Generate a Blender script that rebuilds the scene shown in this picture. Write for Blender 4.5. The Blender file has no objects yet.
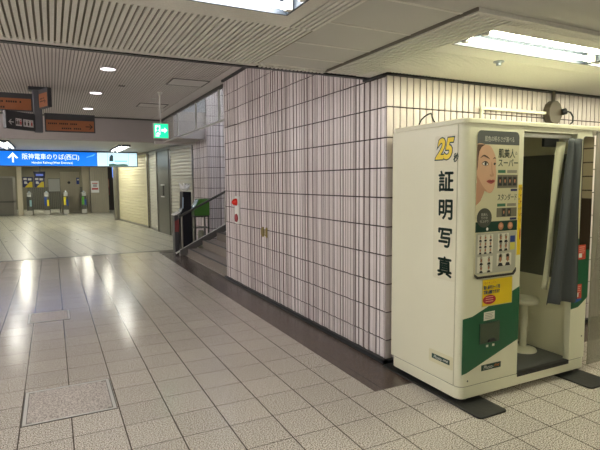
import bpy, bmesh, math, random
from mathutils import Vector, Matrix
random.seed(7)
S = bpy.context.scene
COL = S.collection
PI = math.pi

# ------------------------------------------------------------ camera
cam_d = bpy.data.cameras.new('camera')
cam = bpy.data.objects.new('camera', cam_d); COL.objects.link(cam)
cam_d.sensor_width = 36; cam_d.lens = 493.9/600*36; cam_d.clip_end = 200
r = Vector((0.89415514, -0.44769472, -0.00748539)); u = Vector((0.04569833, 0.07461493, 0.99616478)); w = Vector((0.44541919, 0.89106793, -0.08717622))
m = Matrix.Identity(4)
for i in range(3):
    m[i][0] = r[i]; m[i][1] = u[i]; m[i][2] = -w[i]
m[0][3], m[1][3], m[2][3] = 0, 0, 1.5
cam.matrix_world = m
S.camera = cam

# ------------------------------------------------------------ world, exposure, lamp strengths
S.view_settings.view_transform = 'Standard'; S.view_settings.look = 'None'
S.view_settings.exposure = 0.35; S.view_settings.gamma = 1; S.view_settings.use_curve_mapping = False
W = bpy.data.worlds.new('world'); S.world = W; W.use_nodes = True
W.node_tree.nodes['Background'].inputs[0].default_value = (0.8, 0.85, 0.95, 1)
W.node_tree.nodes['Background'].inputs[1].default_value = 0.25
TUBE_NEAR = 40.0; TUBE_BOOTH = 40.0; TUBE_HALL = 30.0; TUBE_GATE = 62.0; TUBE_MID = 110.0; DOWN = 4.5; STAIR = 60.0

# ------------------------------------------------------------ materials
def srgb(c):
    return tuple(((x/255)/12.92 if x/255 <= .04045 else ((x/255+.055)/1.055)**2.4) for x in c) + (1,)
MATS = {}
def mat(name, rgb=(200,200,200), rough=.5, metal=0.0, emit=0, noise=0, nscale=8, spec=.5, trans=0, alpha=1, bump=0, stretch=None, coat=0):
    if name in MATS: return MATS[name]
    M = bpy.data.materials.new(name); M.use_nodes = True; nt = M.node_tree; b = nt.nodes['Principled BSDF']
    c = srgb(rgb); b.inputs['Base Color'].default_value = c
    b.inputs['Roughness'].default_value = rough; b.inputs['Metallic'].default_value = metal
    b.inputs['Specular IOR Level'].default_value = spec
    b.inputs['Transmission Weight'].default_value = trans; b.inputs['Alpha'].default_value = alpha
    b.inputs['Coat Weight'].default_value = coat
    if emit:
        b.inputs['Emission Color'].default_value = c; b.inputs['Emission Strength'].default_value = emit
    tc = nt.nodes.new('ShaderNodeTexCoord'); mp = nt.nodes.new('ShaderNodeMapping'); nz = nt.nodes.new('ShaderNodeTexNoise')
    nt.links.new(tc.outputs['Object'], mp.inputs[0]); nt.links.new(mp.outputs[0], nz.inputs['Vector'])
    if stretch: mp.inputs['Scale'].default_value = stretch
    nz.inputs['Scale'].default_value = nscale; nz.inputs['Detail'].default_value = 4
    if noise and not emit:
        mx = nt.nodes.new('ShaderNodeMix'); mx.data_type = 'RGBA'
        mx.inputs['A'].default_value = tuple(x*(1-noise) for x in c[:3])+(1,)
        mx.inputs['B'].default_value = tuple(min(1, x*(1+noise)) for x in c[:3])+(1,)
        nt.links.new(nz.outputs['Fac'], mx.inputs['Factor']); nt.links.new(mx.outputs['Result'], b.inputs['Base Color'])
    if bump:
        bp = nt.nodes.new('ShaderNodeBump'); bp.inputs['Strength'].default_value = bump; bp.inputs['Distance'].default_value = .01
        nt.links.new(nz.outputs['Fac'], bp.inputs['Height']); nt.links.new(bp.outputs[0], b.inputs['Normal'])
    MATS[name] = M
    return M

def floor_mat(name, base, speck_d, speck_l, px, py, ox, oy, rot=0, rough=.22, grout=(88,80,74), gx=.0035, gy=.002, nsc=140, sx=1.0, sy=.45):
    """terrazzo tiles: grout lines at multiples of the tile pitch, dark and light chips"""
    M = bpy.data.materials.new(name); M.use_nodes = True; nt = M.node_tree; N = nt.nodes; L = nt.links
    b = N['Principled BSDF']; g = N.new('ShaderNodeNewGeometry')
    mp = N.new('ShaderNodeMapping'); mp.vector_type = 'TEXTURE'
    mp.inputs['Location'].default_value = (ox, oy, 0); mp.inputs['Rotation'].default_value = (0, 0, rot)
    L.new(g.outputs['Position'], mp.inputs[0])
    sp = N.new('ShaderNodeSeparateXYZ'); L.new(mp.outputs[0], sp.inputs[0])
    def math_(op, a, bb=None):
        n = N.new('ShaderNodeMath'); n.operation = op
        for i, v in enumerate((a, bb)):
            if v is None: continue
            if isinstance(v, (int, float)): n.inputs[i].default_value = v
            else: L.new(v, n.inputs[i])
        return n.outputs[0]
    def line(o, p, h):
        q = math_('PINGPONG', o, p/2)        # distance to the nearest joint
        return math_('LESS_THAN', q, h)
    jx = line(sp.outputs[0], px, gx); jy = line(sp.outputs[1], py, gy)
    # tile tone
    fx = math_('FLOOR', math_('DIVIDE', sp.outputs[0], px)); fy = math_('FLOOR', math_('DIVIDE', sp.outputs[1], py))
    cb = N.new('ShaderNodeCombineXYZ'); L.new(fx, cb.inputs[0]); L.new(fy, cb.inputs[1])
    wn = N.new('ShaderNodeTexWhiteNoise'); wn.noise_dimensions = '2D'; L.new(cb.outputs[0], wn.inputs['Vector'])
    nz = N.new('ShaderNodeTexNoise'); nz.inputs['Scale'].default_value = nsc; nz.inputs['Detail'].default_value = 1.5; L.new(g.outputs['Position'], nz.inputs['Vector'])
    cr = N.new('ShaderNodeValToRGB'); e = cr.color_ramp.elements
    e[0].position = .40; e[0].color = srgb(speck_d); e[1].position = .60; e[1].color = srgb(speck_l)
    for pos, c in ((.47, base), (.53, base)):
        q = e.new(pos); q.color = srgb(c)
    L.new(nz.outputs['Fac'], cr.inputs[0])
    big = N.new('ShaderNodeTexNoise'); big.inputs['Scale'].default_value = 1.3; L.new(g.outputs['Position'], big.inputs['Vector'])
    tone = math_('ADD', math_('ADD', math_('MULTIPLY', wn.outputs['Value'], .09), math_('MULTIPLY', big.outputs['Fac'], .14)), .88)
    m1 = N.new('ShaderNodeMix'); m1.data_type = 'RGBA'; m1.blend_type = 'MULTIPLY'; m1.inputs['Factor'].default_value = 1
    L.new(cr.outputs[0], m1.inputs['A']); cc = N.new('ShaderNodeCombineXYZ')
    for i in range(3): L.new(tone, cc.inputs[i])
    L.new(cc.outputs[0], m1.inputs['B'])
    f = math_('MAXIMUM', math_('MULTIPLY', jx, sx), math_('MULTIPLY', jy, sy))
    m2 = N.new('ShaderNodeMix'); m2.data_type = 'RGBA'; m2.inputs['B'].default_value = srgb(grout)
    L.new(f, m2.inputs['Factor']); L.new(m1.outputs['Result'], m2.inputs['A'])
    L.new(m2.outputs['Result'], b.inputs['Base Color'])
    wr = N.new('ShaderNodeTexNoise'); wr.inputs['Scale'].default_value = 3; wr.inputs['Detail'].default_value = 5
    L.new(g.outputs['Position'], wr.inputs['Vector'])
    L.new(math_('ADD', math_('MULTIPLY', wr.outputs['Fac'], .14), rough-.07), b.inputs['Roughness'])
    bp = N.new('ShaderNodeBump'); bp.inputs['Strength'].default_value = .08; bp.inputs['Distance'].default_value = .002
    wv = N.new('ShaderNodeTexNoise'); wv.inputs['Scale'].default_value = 40
    L.new(g.outputs['Position'], wv.inputs['Vector']); L.new(wv.outputs['Fac'], bp.inputs['Height']); L.new(bp.outputs[0], b.inputs['Normal'])
    b.inputs['Specular IOR Level'].default_value = .42
    MATS[name] = M
    return M

# ------------------------------------------------------------ mesh helpers (everything is given in place coordinates)
class MB:
    def __init__(s): s.v = []; s.f = []; s.mi = []; s.mats = []
    def slot(s, M):
        if M not in s.mats: s.mats.append(M)
        return s.mats.index(M)
    def add(s, vs, fs, M):
        o = len(s.v); s.v += [tuple(x) for x in vs]; k = s.slot(M)
        for f in fs: s.f.append([o+i for i in f]); s.mi.append(k)
        return s
    def box(s, x0, x1, y0, y1, z0, z1, M):
        vs = [(x, y, z) for x in (x0, x1) for y in (y0, y1) for z in (z0, z1)]
        return s.add(vs, [(0,1,3,2),(4,6,7,5),(0,4,5,1),(2,3,7,6),(0,2,6,4),(1,5,7,3)], M)
    def prism(s, pts, d, M):
        """closed polygon of 3D points pushed along d"""
        n = len(pts); d = Vector(d); a = [Vector(p) for p in pts]; bq = [p+d for p in a]
        return s.add(a+bq, [tuple(range(n))[::-1], tuple(range(n, 2*n))]+[(i,(i+1)%n,n+(i+1)%n,n+i) for i in range(n)], M)
    def tube(s, pts, rad, M, n=8, closed_ends=True):
        pts = [Vector(p) for p in pts]; rs = rad if isinstance(rad, (list, tuple)) else [rad]*len(pts)
        o = []; up = None
        for i, p in enumerate(pts):
            t = (pts[min(i+1, len(pts)-1)]-pts[max(i-1, 0)]).normalized()
            if up is None: up = t.orthogonal().normalized()
            up = (up - t*up.dot(t)).normalized(); q = t.cross(up)
            for k in range(n):
                a = 2*PI*k/n; o.append(p+(up*math.cos(a)+q*math.sin(a))*rs[i])
        fs = [(i*n+k, i*n+(k+1)%n, (i+1)*n+(k+1)%n, (i+1)*n+k) for i in range(len(pts)-1) for k in range(n)]
        if closed_ends: fs += [tuple(range(n))[::-1], tuple(range((len(pts)-1)*n, len(pts)*n))]
        return s.add(o, fs, M)
    def lathe(s, prof, c, M, n=28, axis='z'):
        o = []
        for (rr, h) in prof:
            for k in range(n):
                a = 2*PI*k/n; x, y = rr*math.cos(a), rr*math.sin(a)
                o.append((c[0]+x, c[1]+y, c[2]+h) if axis == 'z' else ((c[0]+x, c[1]+h, c[2]+y) if axis == 'y' else (c[0]+h, c[1]+x, c[2]+y)))
        fs = [(i*n+k, i*n+(k+1)%n, (i+1)*n+(k+1)%n, (i+1)*n+k) for i in range(len(prof)-1) for k in range(n)]
        fs += [tuple(range(n))[::-1], tuple(range((len(prof)-1)*n, len(prof)*n))]
        return s.add(o, fs, M)

def rrect(x0, x1, z0, z1, rad, n=5, corners=(1,1,1,1)):
    """2D rounded rectangle outline, counter-clockwise from lower left"""
    out = []
    for (cx, cz, a0, on) in ((x0+rad, z0+rad, PI, corners[0]), (x1-rad, z0+rad, 1.5*PI, corners[1]), (x1-rad, z1-rad, 0, corners[2]), (x0+rad, z1-rad, .5*PI, corners[3])):
        if on:
            for k in range(n+1): a = a0+k/n*PI/2; out.append((cx+rad*math.cos(a), cz+rad*math.sin(a)))
        else:
            out.append((cx+(rad if a0 in (1.5*PI, 0) else -rad), cz+(rad if a0 in (0, .5*PI) else -rad)))
    return out

def tag(o, label=None, cat=None, group=None, kind=None):
    if label: o['label'] = label
    if cat: o['category'] = cat
    if group: o['group'] = group
    if kind: o['kind'] = kind
    return o
def thing(name, loc, label, cat, group=None):
    o = bpy.data.objects.new(name, None); o.location = loc; o.empty_display_size = .1; COL.objects.link(o)
    return tag(o, label, cat, group)
ABS = {}
def build(name, mb, parent=None, bevel=0, smooth=False, label=None, seg=2, fix=True):
    # position of every ancestor, so children are stored in local coordinates
    off = Vector((0,0,0)); p = parent
    while p is not None: off += p.location; p = p.parent
    if parent is None and mb.v:
        xs = [v[0] for v in mb.v]; ys = [v[1] for v in mb.v]; zs = [v[2] for v in mb.v]
        org = Vector(((min(xs)+max(xs))/2, (min(ys)+max(ys))/2, min(zs)))
    else: org = Vector((0,0,0))
    me = bpy.data.meshes.new(name)
    me.from_pydata([tuple(Vector(v)-off-org) for v in mb.v], [], mb.f)
    for M in mb.mats: me.materials.append(M)
    for i, p_ in enumerate(me.polygons): p_.material_index = mb.mi[i]; p_.use_smooth = smooth
    if fix:
        bm = bmesh.new(); bm.from_mesh(me); bmesh.ops.recalc_face_normals(bm, faces=bm.faces); bm.to_mesh(me); bm.free()
    me.update()
    o = bpy.data.objects.new(name, me); COL.objects.link(o); o.location = org
    if parent is not None: o.parent = parent
    if bevel:
        bv = o.modifiers.new('bevel', 'BEVEL'); bv.width = bevel; bv.segments = seg; bv.limit_method = 'ANGLE'; bv.angle_limit = math.radians(40)
    if smooth:
        try:
            es = o.modifiers.new('edges', 'EDGE_SPLIT'); es.split_angle = math.radians(40)
        except Exception: pass
    if label: o['label'] = label
    return o
def struct(name, mb, bevel=0, **k):
    o = build(name, mb, None, bevel, **k); o['kind'] = 'structure'; return o
def copy_tree(o, parent=None):
    c = o.copy(); COL.objects.link(c); c.parent = parent
    for ch in list(o.children): copy_tree(ch, c)
    return c

FRONT = (Vector((1,0,0)), Vector((0,0,1)), Vector((0,-1,0)))
SIDE = (Vector((0,-1,0)), Vector((0,0,1)), Vector((-1,0,0)))
def glyphs(mb, *a, **k):
    h = k.pop('heavy', 0)
    if h:
        o = Vector(a[1]); sz = a[2]; X, Y, _Z = a[4] if len(a) > 4 else FRONT
        for dx, dy in ((-h, 0), (h, 0), (0, -h), (0, h)): glyphs_(mb, a[0], o+X*dx*sz+Y*dy*sz, *a[2:], **k)
    glyphs_(mb, *a, **k)
def glyphs_(mb, body, origin, size, M, axes=FRONT, bold=0.0, align='CENTER', sx=1.0, shear=0, spacing=1.0, thick=.0006, wmax=None):
    """lettering from the built-in font as real raised glyph meshes"""
    cu = bpy.data.curves.new('t', 'FONT'); cu.body = body; cu.size = 1; cu.align_x = 'CENTER'; cu.align_y = 'CENTER'
    cu.offset = bold; cu.shear = shear; cu.space_character = spacing; cu.resolution_u = 3; cu.align_x = align
    ob = bpy.data.objects.new('t', cu); COL.objects.link(ob)
    dg = bpy.context.evaluated_depsgraph_get(); dg.update()
    me = bpy.data.meshes.new_from_object(ob.evaluated_get(dg))
    vs = [v.co.copy() for v in me.vertices]; fs = [tuple(p.vertices) for p in me.polygons]
    bpy.data.objects.remove(ob); bpy.data.curves.remove(cu); bpy.data.meshes.remove(me)
    if not vs: return
    ymid = (min(v.y for v in vs)+max(v.y for v in vs))/2
    wd = (max(v.x for v in vs)-min(v.x for v in vs))*size*sx
    if wmax: sx = sx*wmax/wd
    X, Y, Z = axes; o = Vector(origin)
    mb.add([o+X*v.x*size*sx+Y*(v.y-ymid)*size+Z*thick for v in vs], fs, M)
def flat(mb, pts, M, origin=(0,0,0), axes=FRONT, lift=.0004, d=.0004):
    X, Y, Z = axes; o = Vector(origin)
    P = [o+X*a+Y*b_+Z*lift for a, b_ in pts]
    mb.prism(P, -Z*d, M)

cream = mat('booth_cream', (232,231,206), .28, noise=.02, nscale=3, spec=.5)
cream_in = mat('booth_inner_cream', (240,238,210), .45, noise=.03)
black = mat('black_trim', (26,30,34), .4)
black_m = mat('black_rubber', (42,43,42), .55, noise=.15, nscale=30, bump=.2)
steel = mat('brushed_steel', (150,148,140), .35, metal=.8, noise=.06, stretch=(1,1,.05), nscale=60)
steel_d = mat('dark_steel', (92,92,88), .4, metal=.7)
alu = mat('aluminium', (214,214,210), .3, metal=.25)
white = mat('white_paint', (225,225,220), .5)
ceilw = mat('ceiling_board', (228,227,222), .9, noise=.12, nscale=80, spec=.1)
ceilw2 = mat('ceiling_board_far', (226,222,220), .85, noise=.04, nscale=60, spec=.1)
ceilg = mat('grey_ceiling_panel', (204,204,200), .9, noise=.03, nscale=2, spec=.1)

# ============================================================ FLOORS
f_near = floor_mat('terrazzo_tiles', (188,181,172), (108,98,88), (230,224,214), .2898, .3021, -.245, 3.1226, rough=.18, gy=.0032, sy=.85, gx=.0038)
f_dark = floor_mat('dark_granite', (84,72,66), (52,44,40), (118,104,94), .2898, .3021, -.245, 3.1226, rough=.22, grout=(48,42,40), nsc=220)
f_far = floor_mat('hall_floor_tiles', (186,184,170), (140,137,122), (208,206,192), .40, .40, 0.05, 11.2, rot=.13, rough=.3, grout=(96,94,84), gx=.010, gy=.003, nsc=60, sx=1, sy=.2)
b = MB(); b.box(-7, 9, -4, 11.02, -.1, 0, f_near); struct('floor', b)
b = MB(); b.box(-7, 9, 11.14, 40, -.1, 0, f_far); struct('floor', b)
b = MB(); b.box(-7, 3.2, 11.02, 11.14, -.1, .001, mat('drain_steel', (120,118,108), .35, metal=.5, noise=.4, nscale=6)); b.box(-7, 3.2, 11.05, 11.10, .001, .002, mat('drain_slot', (44,44,42), .6)); struct('trim_1', b)
b = MB(); b.prism([(2.0,2.825,.0), (9,2.825,0), (9,3.235,0), (2.395,3.235,0), (2.395,10.6,0), (2.0,10.6,0)], (0,0,.0012), f_dark); struct('trim_2', b)
b = MB(); b.box(2.0, 3.3, 10.6, 10.95, 0, .0012, mat('dark_threshold', (92,84,76), .4, noise=.2)); struct('trim_3', b)

# ============================================================ RIBBED TILE WALLS
tile_l = mat('ribbed_wall_tile', (212,203,202), .3, noise=.08, nscale=9, stretch=(14,14,.6))
tile_2 = mat('ribbed_wall_tile_grey', (184,174,174), .3, noise=.10, nscale=9, stretch=(14,14,.6))
tile_3 = mat('ribbed_wall_tile_dark', (148,136,136), .35, noise=.12, nscale=9, stretch=(14,14,.6))
tile_g = mat('tile_groove_shade', (152,139,137), .5)  # darker colour on the rib sides paints in the shade of the grooves
tile_4 = mat('ribbed_wall_tile_pale', (232,225,225), .25, noise=.05, nscale=9, stretch=(14,14,.6))
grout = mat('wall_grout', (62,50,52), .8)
Zs = [.03, .189, .424, .657, .892, 1.129, 1.366, 1.606, 1.848, 2.09]
def profile(length, seed, regular):
    """(t, depth, is_tile) spans across one wall; panels 0.674 m wide split into ribs"""
    rnd = random.Random(seed); spans = []; t = 0.0
    if regular:
        while t < length: spans.append((t, min(t+.059, length))); t += .067
        return spans
    while t < length:
        pw = .674; ws = []
        while sum(ws) < pw-.03: ws.append(rnd.choice((.02, .026, .034, .045, .055, .03)))
        k = pw/sum(ws)
        for q in ws:
            a = t; t += q*k
            if a >= length: break
            spans.append((a, min(t-.0065, length)))
    return spans
def ribbed(name, org, along, normal, length, courses, seed, regular=False, struct_name=True, back=.10):
    b = MB(); A = Vector(along); Nn = Vector(normal); O = Vector(org)
    sp = profile(length, seed, regular); rnd = random.Random(seed+5)
    deps = [rnd.choice((0, .0, .005, .009)) if not regular else 0 for _ in sp]; tones = [rnd.choice((0, 1, 2, 3, 4)) for _ in sp]
    for z0, z1 in courses:
        for (t0, t1), dp, tn in zip(sp, deps, tones):
            if t1-t0 < .004: continue
            wv = t1-t0; c = min(.012, wv*.3)
            pr = [(t0, -.016), (t0, -.003-dp), (t0+c, -dp), (t0+wv*.55, -dp+.001), (t1-c*.5, -dp-.002), (t1, -.004-dp), (t1, -.016)]
            lo = [O+A*t+Nn*d+Vector((0,0,z0+.0055)) for t, d in pr]; hi = [O+A*t+Nn*d+Vector((0,0,z1-.0055)) for t, d in pr]
            n = len(pr)
            F = [(i, i+1, n+i+1, n+i) for i in range(n-1)]+[tuple(range(n)), tuple(range(n, 2*n))]
            tm = tile_l if regular else (tile_4, tile_l, tile_l, tile_4, tile_2)[tn]
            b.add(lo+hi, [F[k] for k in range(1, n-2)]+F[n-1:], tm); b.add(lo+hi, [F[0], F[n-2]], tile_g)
    # backing slab shows between the tiles as the grout
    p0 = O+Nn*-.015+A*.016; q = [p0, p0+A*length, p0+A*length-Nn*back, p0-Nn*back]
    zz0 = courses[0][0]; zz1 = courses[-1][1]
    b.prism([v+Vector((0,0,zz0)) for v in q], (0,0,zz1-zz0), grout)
    return struct(name, b)
cor = [(Zs[i], Zs[i+1]) for i in range(9)]
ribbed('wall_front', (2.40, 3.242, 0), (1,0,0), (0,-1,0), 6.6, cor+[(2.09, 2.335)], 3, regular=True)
cor_l = cor+[(2.09,2.33),(2.33,2.57),(2.57,2.81),(2.81,3.02)]
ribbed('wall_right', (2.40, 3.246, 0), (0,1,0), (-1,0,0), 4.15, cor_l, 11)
# stair side walls: far flank and its end face, near flank
hi = [(z0, z1) for z0, z1 in cor_l]+[(3.02,3.26),(3.26,3.5),(3.5,3.74),(3.74,3.98),(3.98,4.3)]
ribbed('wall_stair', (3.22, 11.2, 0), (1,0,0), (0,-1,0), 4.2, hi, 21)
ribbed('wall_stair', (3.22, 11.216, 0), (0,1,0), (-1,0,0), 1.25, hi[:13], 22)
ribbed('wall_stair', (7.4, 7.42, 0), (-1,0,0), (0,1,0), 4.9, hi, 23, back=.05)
b = MB(); b.box(7.4, 7.5, 7.4, 11.2, 0, 4.6, tile_l); struct('wall_stair', b)
b = MB(); b.box(2.50, 7.5, 7.2, 11.6, 4.3, 4.4, ceilw2); b.box(2.50, 2.56, 7.4, 12.6, 3.06, 4.35, ceilw2); struct('ceiling', b)
b = MB(); b.box(2.37, 2.405, 3.2, 7.40, 0, .035, black); b.box(2.37, 9, 3.2, 3.245, 0, .035, black); struct('baseboard_right', b)
b = MB(); b.box(2.375, 2.41, 3.56, 7.40, 3.02, 3.05, black); struct('trim_4', b)
b = MB(); b.box(2.378, 9, 3.215, 3.26, 2.333, 2.365, black); b.box(2.378, 2.42, 3.215, 3.56, 2.333, 2.365, black); struct('trim_5', b)
# outer shell of the concourse
wplain = mat('plain_wall', (222,218,210), .7, noise=.05)
b = MB(); b.box(-7.1, -7, -4, 40, 0, 3.2, wplain); struct('wall_left', b)
def wall_tile_mat(rot):
    M = bpy.data.materials.new('square_wall_tiles'); M.use_nodes = True; nt = M.node_tree; N = nt.nodes; L = nt.links
    tc = N.new('ShaderNodeNewGeometry'); mp = N.new('ShaderNodeMapping'); mp.vector_type = 'POINT'; mp.inputs['Rotation'].default_value = rot
    br = N.new('ShaderNodeTexBrick'); br.offset = 0; br.inputs['Scale'].default_value = 1
    br.inputs['Color1'].default_value = srgb((186,176,152)); br.inputs['Color2'].default_value = srgb((172,162,140)); br.inputs['Mortar'].default_value = srgb((56,46,38))
    br.inputs['Mortar Size'].default_value = .012; br.inputs['Brick Width'].default_value = .26; br.inputs['Row Height'].default_value = .26
    L.new(tc.outputs['Position'], mp.inputs[0]); L.new(mp.outputs[0], br.inputs['Vector']); L.new(br.outputs['Color'], N['Principled BSDF'].inputs['Base Color'])
    N['Principled BSDF'].inputs['Roughness'].default_value = .4
    return M
b = MB(); b.box(-7, 9, -4.1, -4, .95, 2.5, wall_tile_mat((PI/2, 0, 0))); b.box(-7, 9, -4.12, -4.02, 0, .95, mat('brown_dado', (70,58,48), .5)); struct('wall_back', b)

b = MB(); b.box(9, 9.1, -4, 3.3, 1.15, 2.5, wall_tile_mat((PI/2, 0, PI/2))); b.box(9, 9.12, -4, 3.3, 0, 1.15, MATS['brown_dado']); struct('wall_east', b)

# ============================================================ CEILINGS
Z = 2.36
def ribs(b, x0, x1, y0, y1, z, M, pitch=.033, wd=.021, h=.012):
    x = x0
    while x+wd <= x1+1e-6:
        b.box(x, x+wd, y0, y1, z, z+h, M); x += pitch
def ribs_y(b, x0, x1, y0, y1, z, M, pitch=.033, wd=.021, h=.012):
    y = y0
    while y+wd <= y1+1e-6:
        b.box(x0, x1, y, y+wd, z, z+h, M); y += pitch
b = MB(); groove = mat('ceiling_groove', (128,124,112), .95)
# island over the corridor: grooved edge strip, plain band around the lamps, grooved flank
ribs(b, -7, 1.395, 2.575, 3.46, Z, ceilw)
b.box(-7, 1.395, 3.46, 3.52, Z, Z+.012, ceilw)
b.box(-7, 1.20, 2.39, 2.575, Z, Z+.012, ceilw); b.box(-7, 1.20, 1.35, 2.06, Z, Z+.012, ceilw); b.box(1.135, 1.20, 2.06, 2.39, Z, Z+.012, ceilw)
ribs(b, 1.20, 1.395, 1.15, 2.575, Z, ceilw)
ribs(b, -7, 1.395, .3, 1.35, Z, ceilw)
b.box(-7, 1.395, -1.5, .3, Z, Z+.012, ceilw)
ribs(b, -7, 1.395, -4, -1.5, Z, ceilw)
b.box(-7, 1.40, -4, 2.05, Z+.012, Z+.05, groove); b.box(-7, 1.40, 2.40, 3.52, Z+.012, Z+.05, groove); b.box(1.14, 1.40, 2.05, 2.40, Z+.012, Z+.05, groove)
struct('ceiling', b)
b = MB()
for y in (3.18, 2.84, 2.42, 2.0, 1.58, 1.16, .74, .32, -.1): b.box(1.40, 1.96, y, y+.018, Z+.009, Z+.02, ceilw)
b.box(1.40, 1.96, -4, 3.44, Z+.012, Z+.04, ceilg)
b.box(1.40, 2.40, 3.44, 3.53, Z+.008, Z+.04, ceilw)
ribs(b, 1.42, 1.98, 3.47, 3.515, Z-.004, ceilw, pitch=.033, wd=.018)
struct('ceiling', b)
b = MB()
ribs(b, 1.975, 2.24, 1.93, 3.44, Z-.012, ceilw, pitch=.038, wd=.023, h=.014)
ribs(b, 2.245, 9, 2.58, 3.25, Z-.012, ceilw, pitch=.033, wd=.021, h=.014)
ribs(b, 2.245, 9, 1.93, 1.99, Z-.012, ceilw, h=.014)
b.box(2.24, 9, 2.41, 2.58, Z-.012, Z, ceilw); b.box(2.24, 9, 1.99, 2.08, Z-.012, Z, ceilw); b.box(2.24, 2.27, 2.08, 2.41, Z-.012, Z, ceilw)
b.box(1.971, 9, 1.90, 1.93, Z-.012, Z+.02, ceilw); b.box(1.962, 1.971, 1.9, 3.46, Z-.004, Z+.02, mat('edge_grey', (120,116,106), .7))
b.box(2.24, 9, 3.25, 3.45, Z-.012, Z, ceilw)
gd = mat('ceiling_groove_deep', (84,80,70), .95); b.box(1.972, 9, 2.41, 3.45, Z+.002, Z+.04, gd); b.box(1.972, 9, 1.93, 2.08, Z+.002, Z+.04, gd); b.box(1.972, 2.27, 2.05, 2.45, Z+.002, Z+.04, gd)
struct('ceiling', b)
b = MB()
b.box(1.96, 9, -4, 1.90, Z+.012, Z+.05, ceilg)
for x in (3.0, 4.3, 5.6): b.box(x, x+.03, -4, 1.9, Z+.004, Z+.02, ceilw)
struct('ceiling', b)
b = MB(); b.box(-7, 2.42, 3.515, 3.56, Z-.008, Z+.03, black); struct('trim_6', b)
b = MB(); b.box(-7, 2.4, 3.53, 3.56, Z+.03, 3.1, ceilw2); struct('wall_beam', b)
# higher ceiling beyond
ZF = 3.05
b = MB()
ribs(b, -5.0, 2.25, 3.58, 12.62, ZF, ceilw2, pitch=.04, wd=.025, h=.012)
b.box(-7, -5, 3.56, 12.65, ZF, ZF+.05, ceilw2)
b.box(2.25, 2.50, 3.56, 12.65, ZF, ZF+.05, ceilw2)
b.box(-5, 2.25, 3.56, 12.65, ZF+.014, ZF+.05, mat('ceiling_groove_far', (165,160,158), .95))
struct('ceiling', b)
b = MB(); b.box(-7, 4.2, 12.65, 12.85, 2.50, 3.12, mat('bulkhead_paint', (176,170,168), .6, noise=.03)); b.box(-7, 4.2, 12.60, 12.66, 3.02, 3.05, steel_d); struct('wall_bulkhead', b)
b = MB(); b.box(-7, 4.5, 12.85, 40, 2.52, 2.6, mat('hall_ceiling', (205,206,204), .6)); struct('ceiling', b)
b = MB(); b.box(2.50, 4.3, 11.3, 12.65, 2.5, 3.1, MATS['bulkhead_paint']); struct('wall_lintel', b)

# ============================================================ CEILING FITTINGS
tube_m = mat('lit_tube', (255,252,244), emit=TUBE_NEAR)
tube_b = mat('lit_tube_booth', (255,250,214), emit=TUBE_BOOTH)
tube_h = mat('lit_tube_hall', (255,252,238), emit=TUBE_HALL); tube_g = mat('lit_tube_gate', (255,250,228), emit=TUBE_GATE)
fix_w = mat('fixture_enamel', (235,235,228), .35); fix_i = mat('fixture_reflector', (74,82,94), .5)
def tube_lamp(loc, length, tm, n, label, group, axis='x', wide=.30, depth=.05, recess=True):
    t = thing('fluorescent_ceiling_light', loc, label, 'ceiling light', group)
    x, y, z = loc; h = length/2
    def bx(mb, a0, a1, c0, c1, z0, z1, M):
        if axis == 'x': mb.box(x+a0, x+a1, y+c0, y+c1, z+z0, z+z1, M)
        else: mb.box(x+c0, x+c1, y+a0, y+a1, z+z0, z+z1, M)
    hb = MB(); q = wide/2
    if recess:
        bx(hb, -h, h, -q, q, depth-.004, depth, fix_i)
        bx(hb, -h, h, -q, -q+.012, 0, depth, fix_i); bx(hb, -h, h, q-.012, q, 0, depth, fix_i)
        bx(hb, -h, -h+.012, -q, q, 0, depth, fix_i); bx(hb, h-.012, h, -q, q, 0, depth, fix_i)
    else:
        bx(hb, -h, h, -.045, .045, .0, depth, fix_w); bx(hb, -h, h, -.02, .02, -.02, .01, fix_w)
    build('housing', hb, t)
    offs = [0] if n == 1 else [-wide*.24, wide*.24]
    for o in offs:
        zz = z+(.016 if recess else -.034)
        P = [(x-h+.05, y+o, zz), (x+h-.05, y+o, zz)] if axis == 'x' else [(x+o, y-h+.05, zz), (x+o, y+h-.05, zz)]
        tb = MB(); tb.tube(P, .0155, tm, 12); build('tube', tb, t, smooth=True)
        for e in (0, 1):
            sb = MB(); e0 = -h+.018 if e == 0 else h-.05
            if axis == 'x': sb.box(x+e0, x+e0+.032, y+o-.02, y+o+.02, zz-.022, z+depth-.004, white)
            else: sb.box(x+o-.02, x+o+.02, y+e0, y+e0+.032, zz-.022, z+depth-.004, white)
            build('socket', sb, t, bevel=.004)
    return t
# recessed twin-tube row over the corridor, its right end at the top of the picture
for k, x in enumerate((.485, -.815, -2.115, -3.415, -4.715)):
    tube_lamp((x, 2.225, Z-.004), 1.29, tube_m, 2, 'recessed twin-tube light cut by the top edge, above the corridor floor' if k == 0 else 'recessed twin-tube light further left over the corridor', None if k == 0 else 'twin-tube row over the corridor', wide=.33, depth=.07)
for x in (-4.7, -2.1, .4):
    tube_lamp((x, -.6, Z-.055), 1.26, tube_m, 1, 'single-tube batten in the row behind the viewpoint', 'single-tube battens behind the viewpoint', recess=False, depth=.055)
tube_x = mat('added_tube_mid', (255,246,244), emit=TUBE_MID)  # battens added out of view to brighten the tiled wall and far ceiling
for x in (-3.3, -5.0):
    for y in (4.6, 6.6, 8.6, 10.6):
        tube_lamp((x, y, ZF-.055), 1.26, tube_x, 1, 'added single-tube batten on the far ceiling, out of view on the left', 'added battens on the left of the far ceiling', axis='y', recess=False, depth=.055)
tube_lamp((2.915, 2.245, Z-.012), 1.29, tube_b, 2, 'recessed twin-tube light directly above the photo booth', 'twin-tube lights over the booth', wide=.33, depth=.075)
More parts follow.
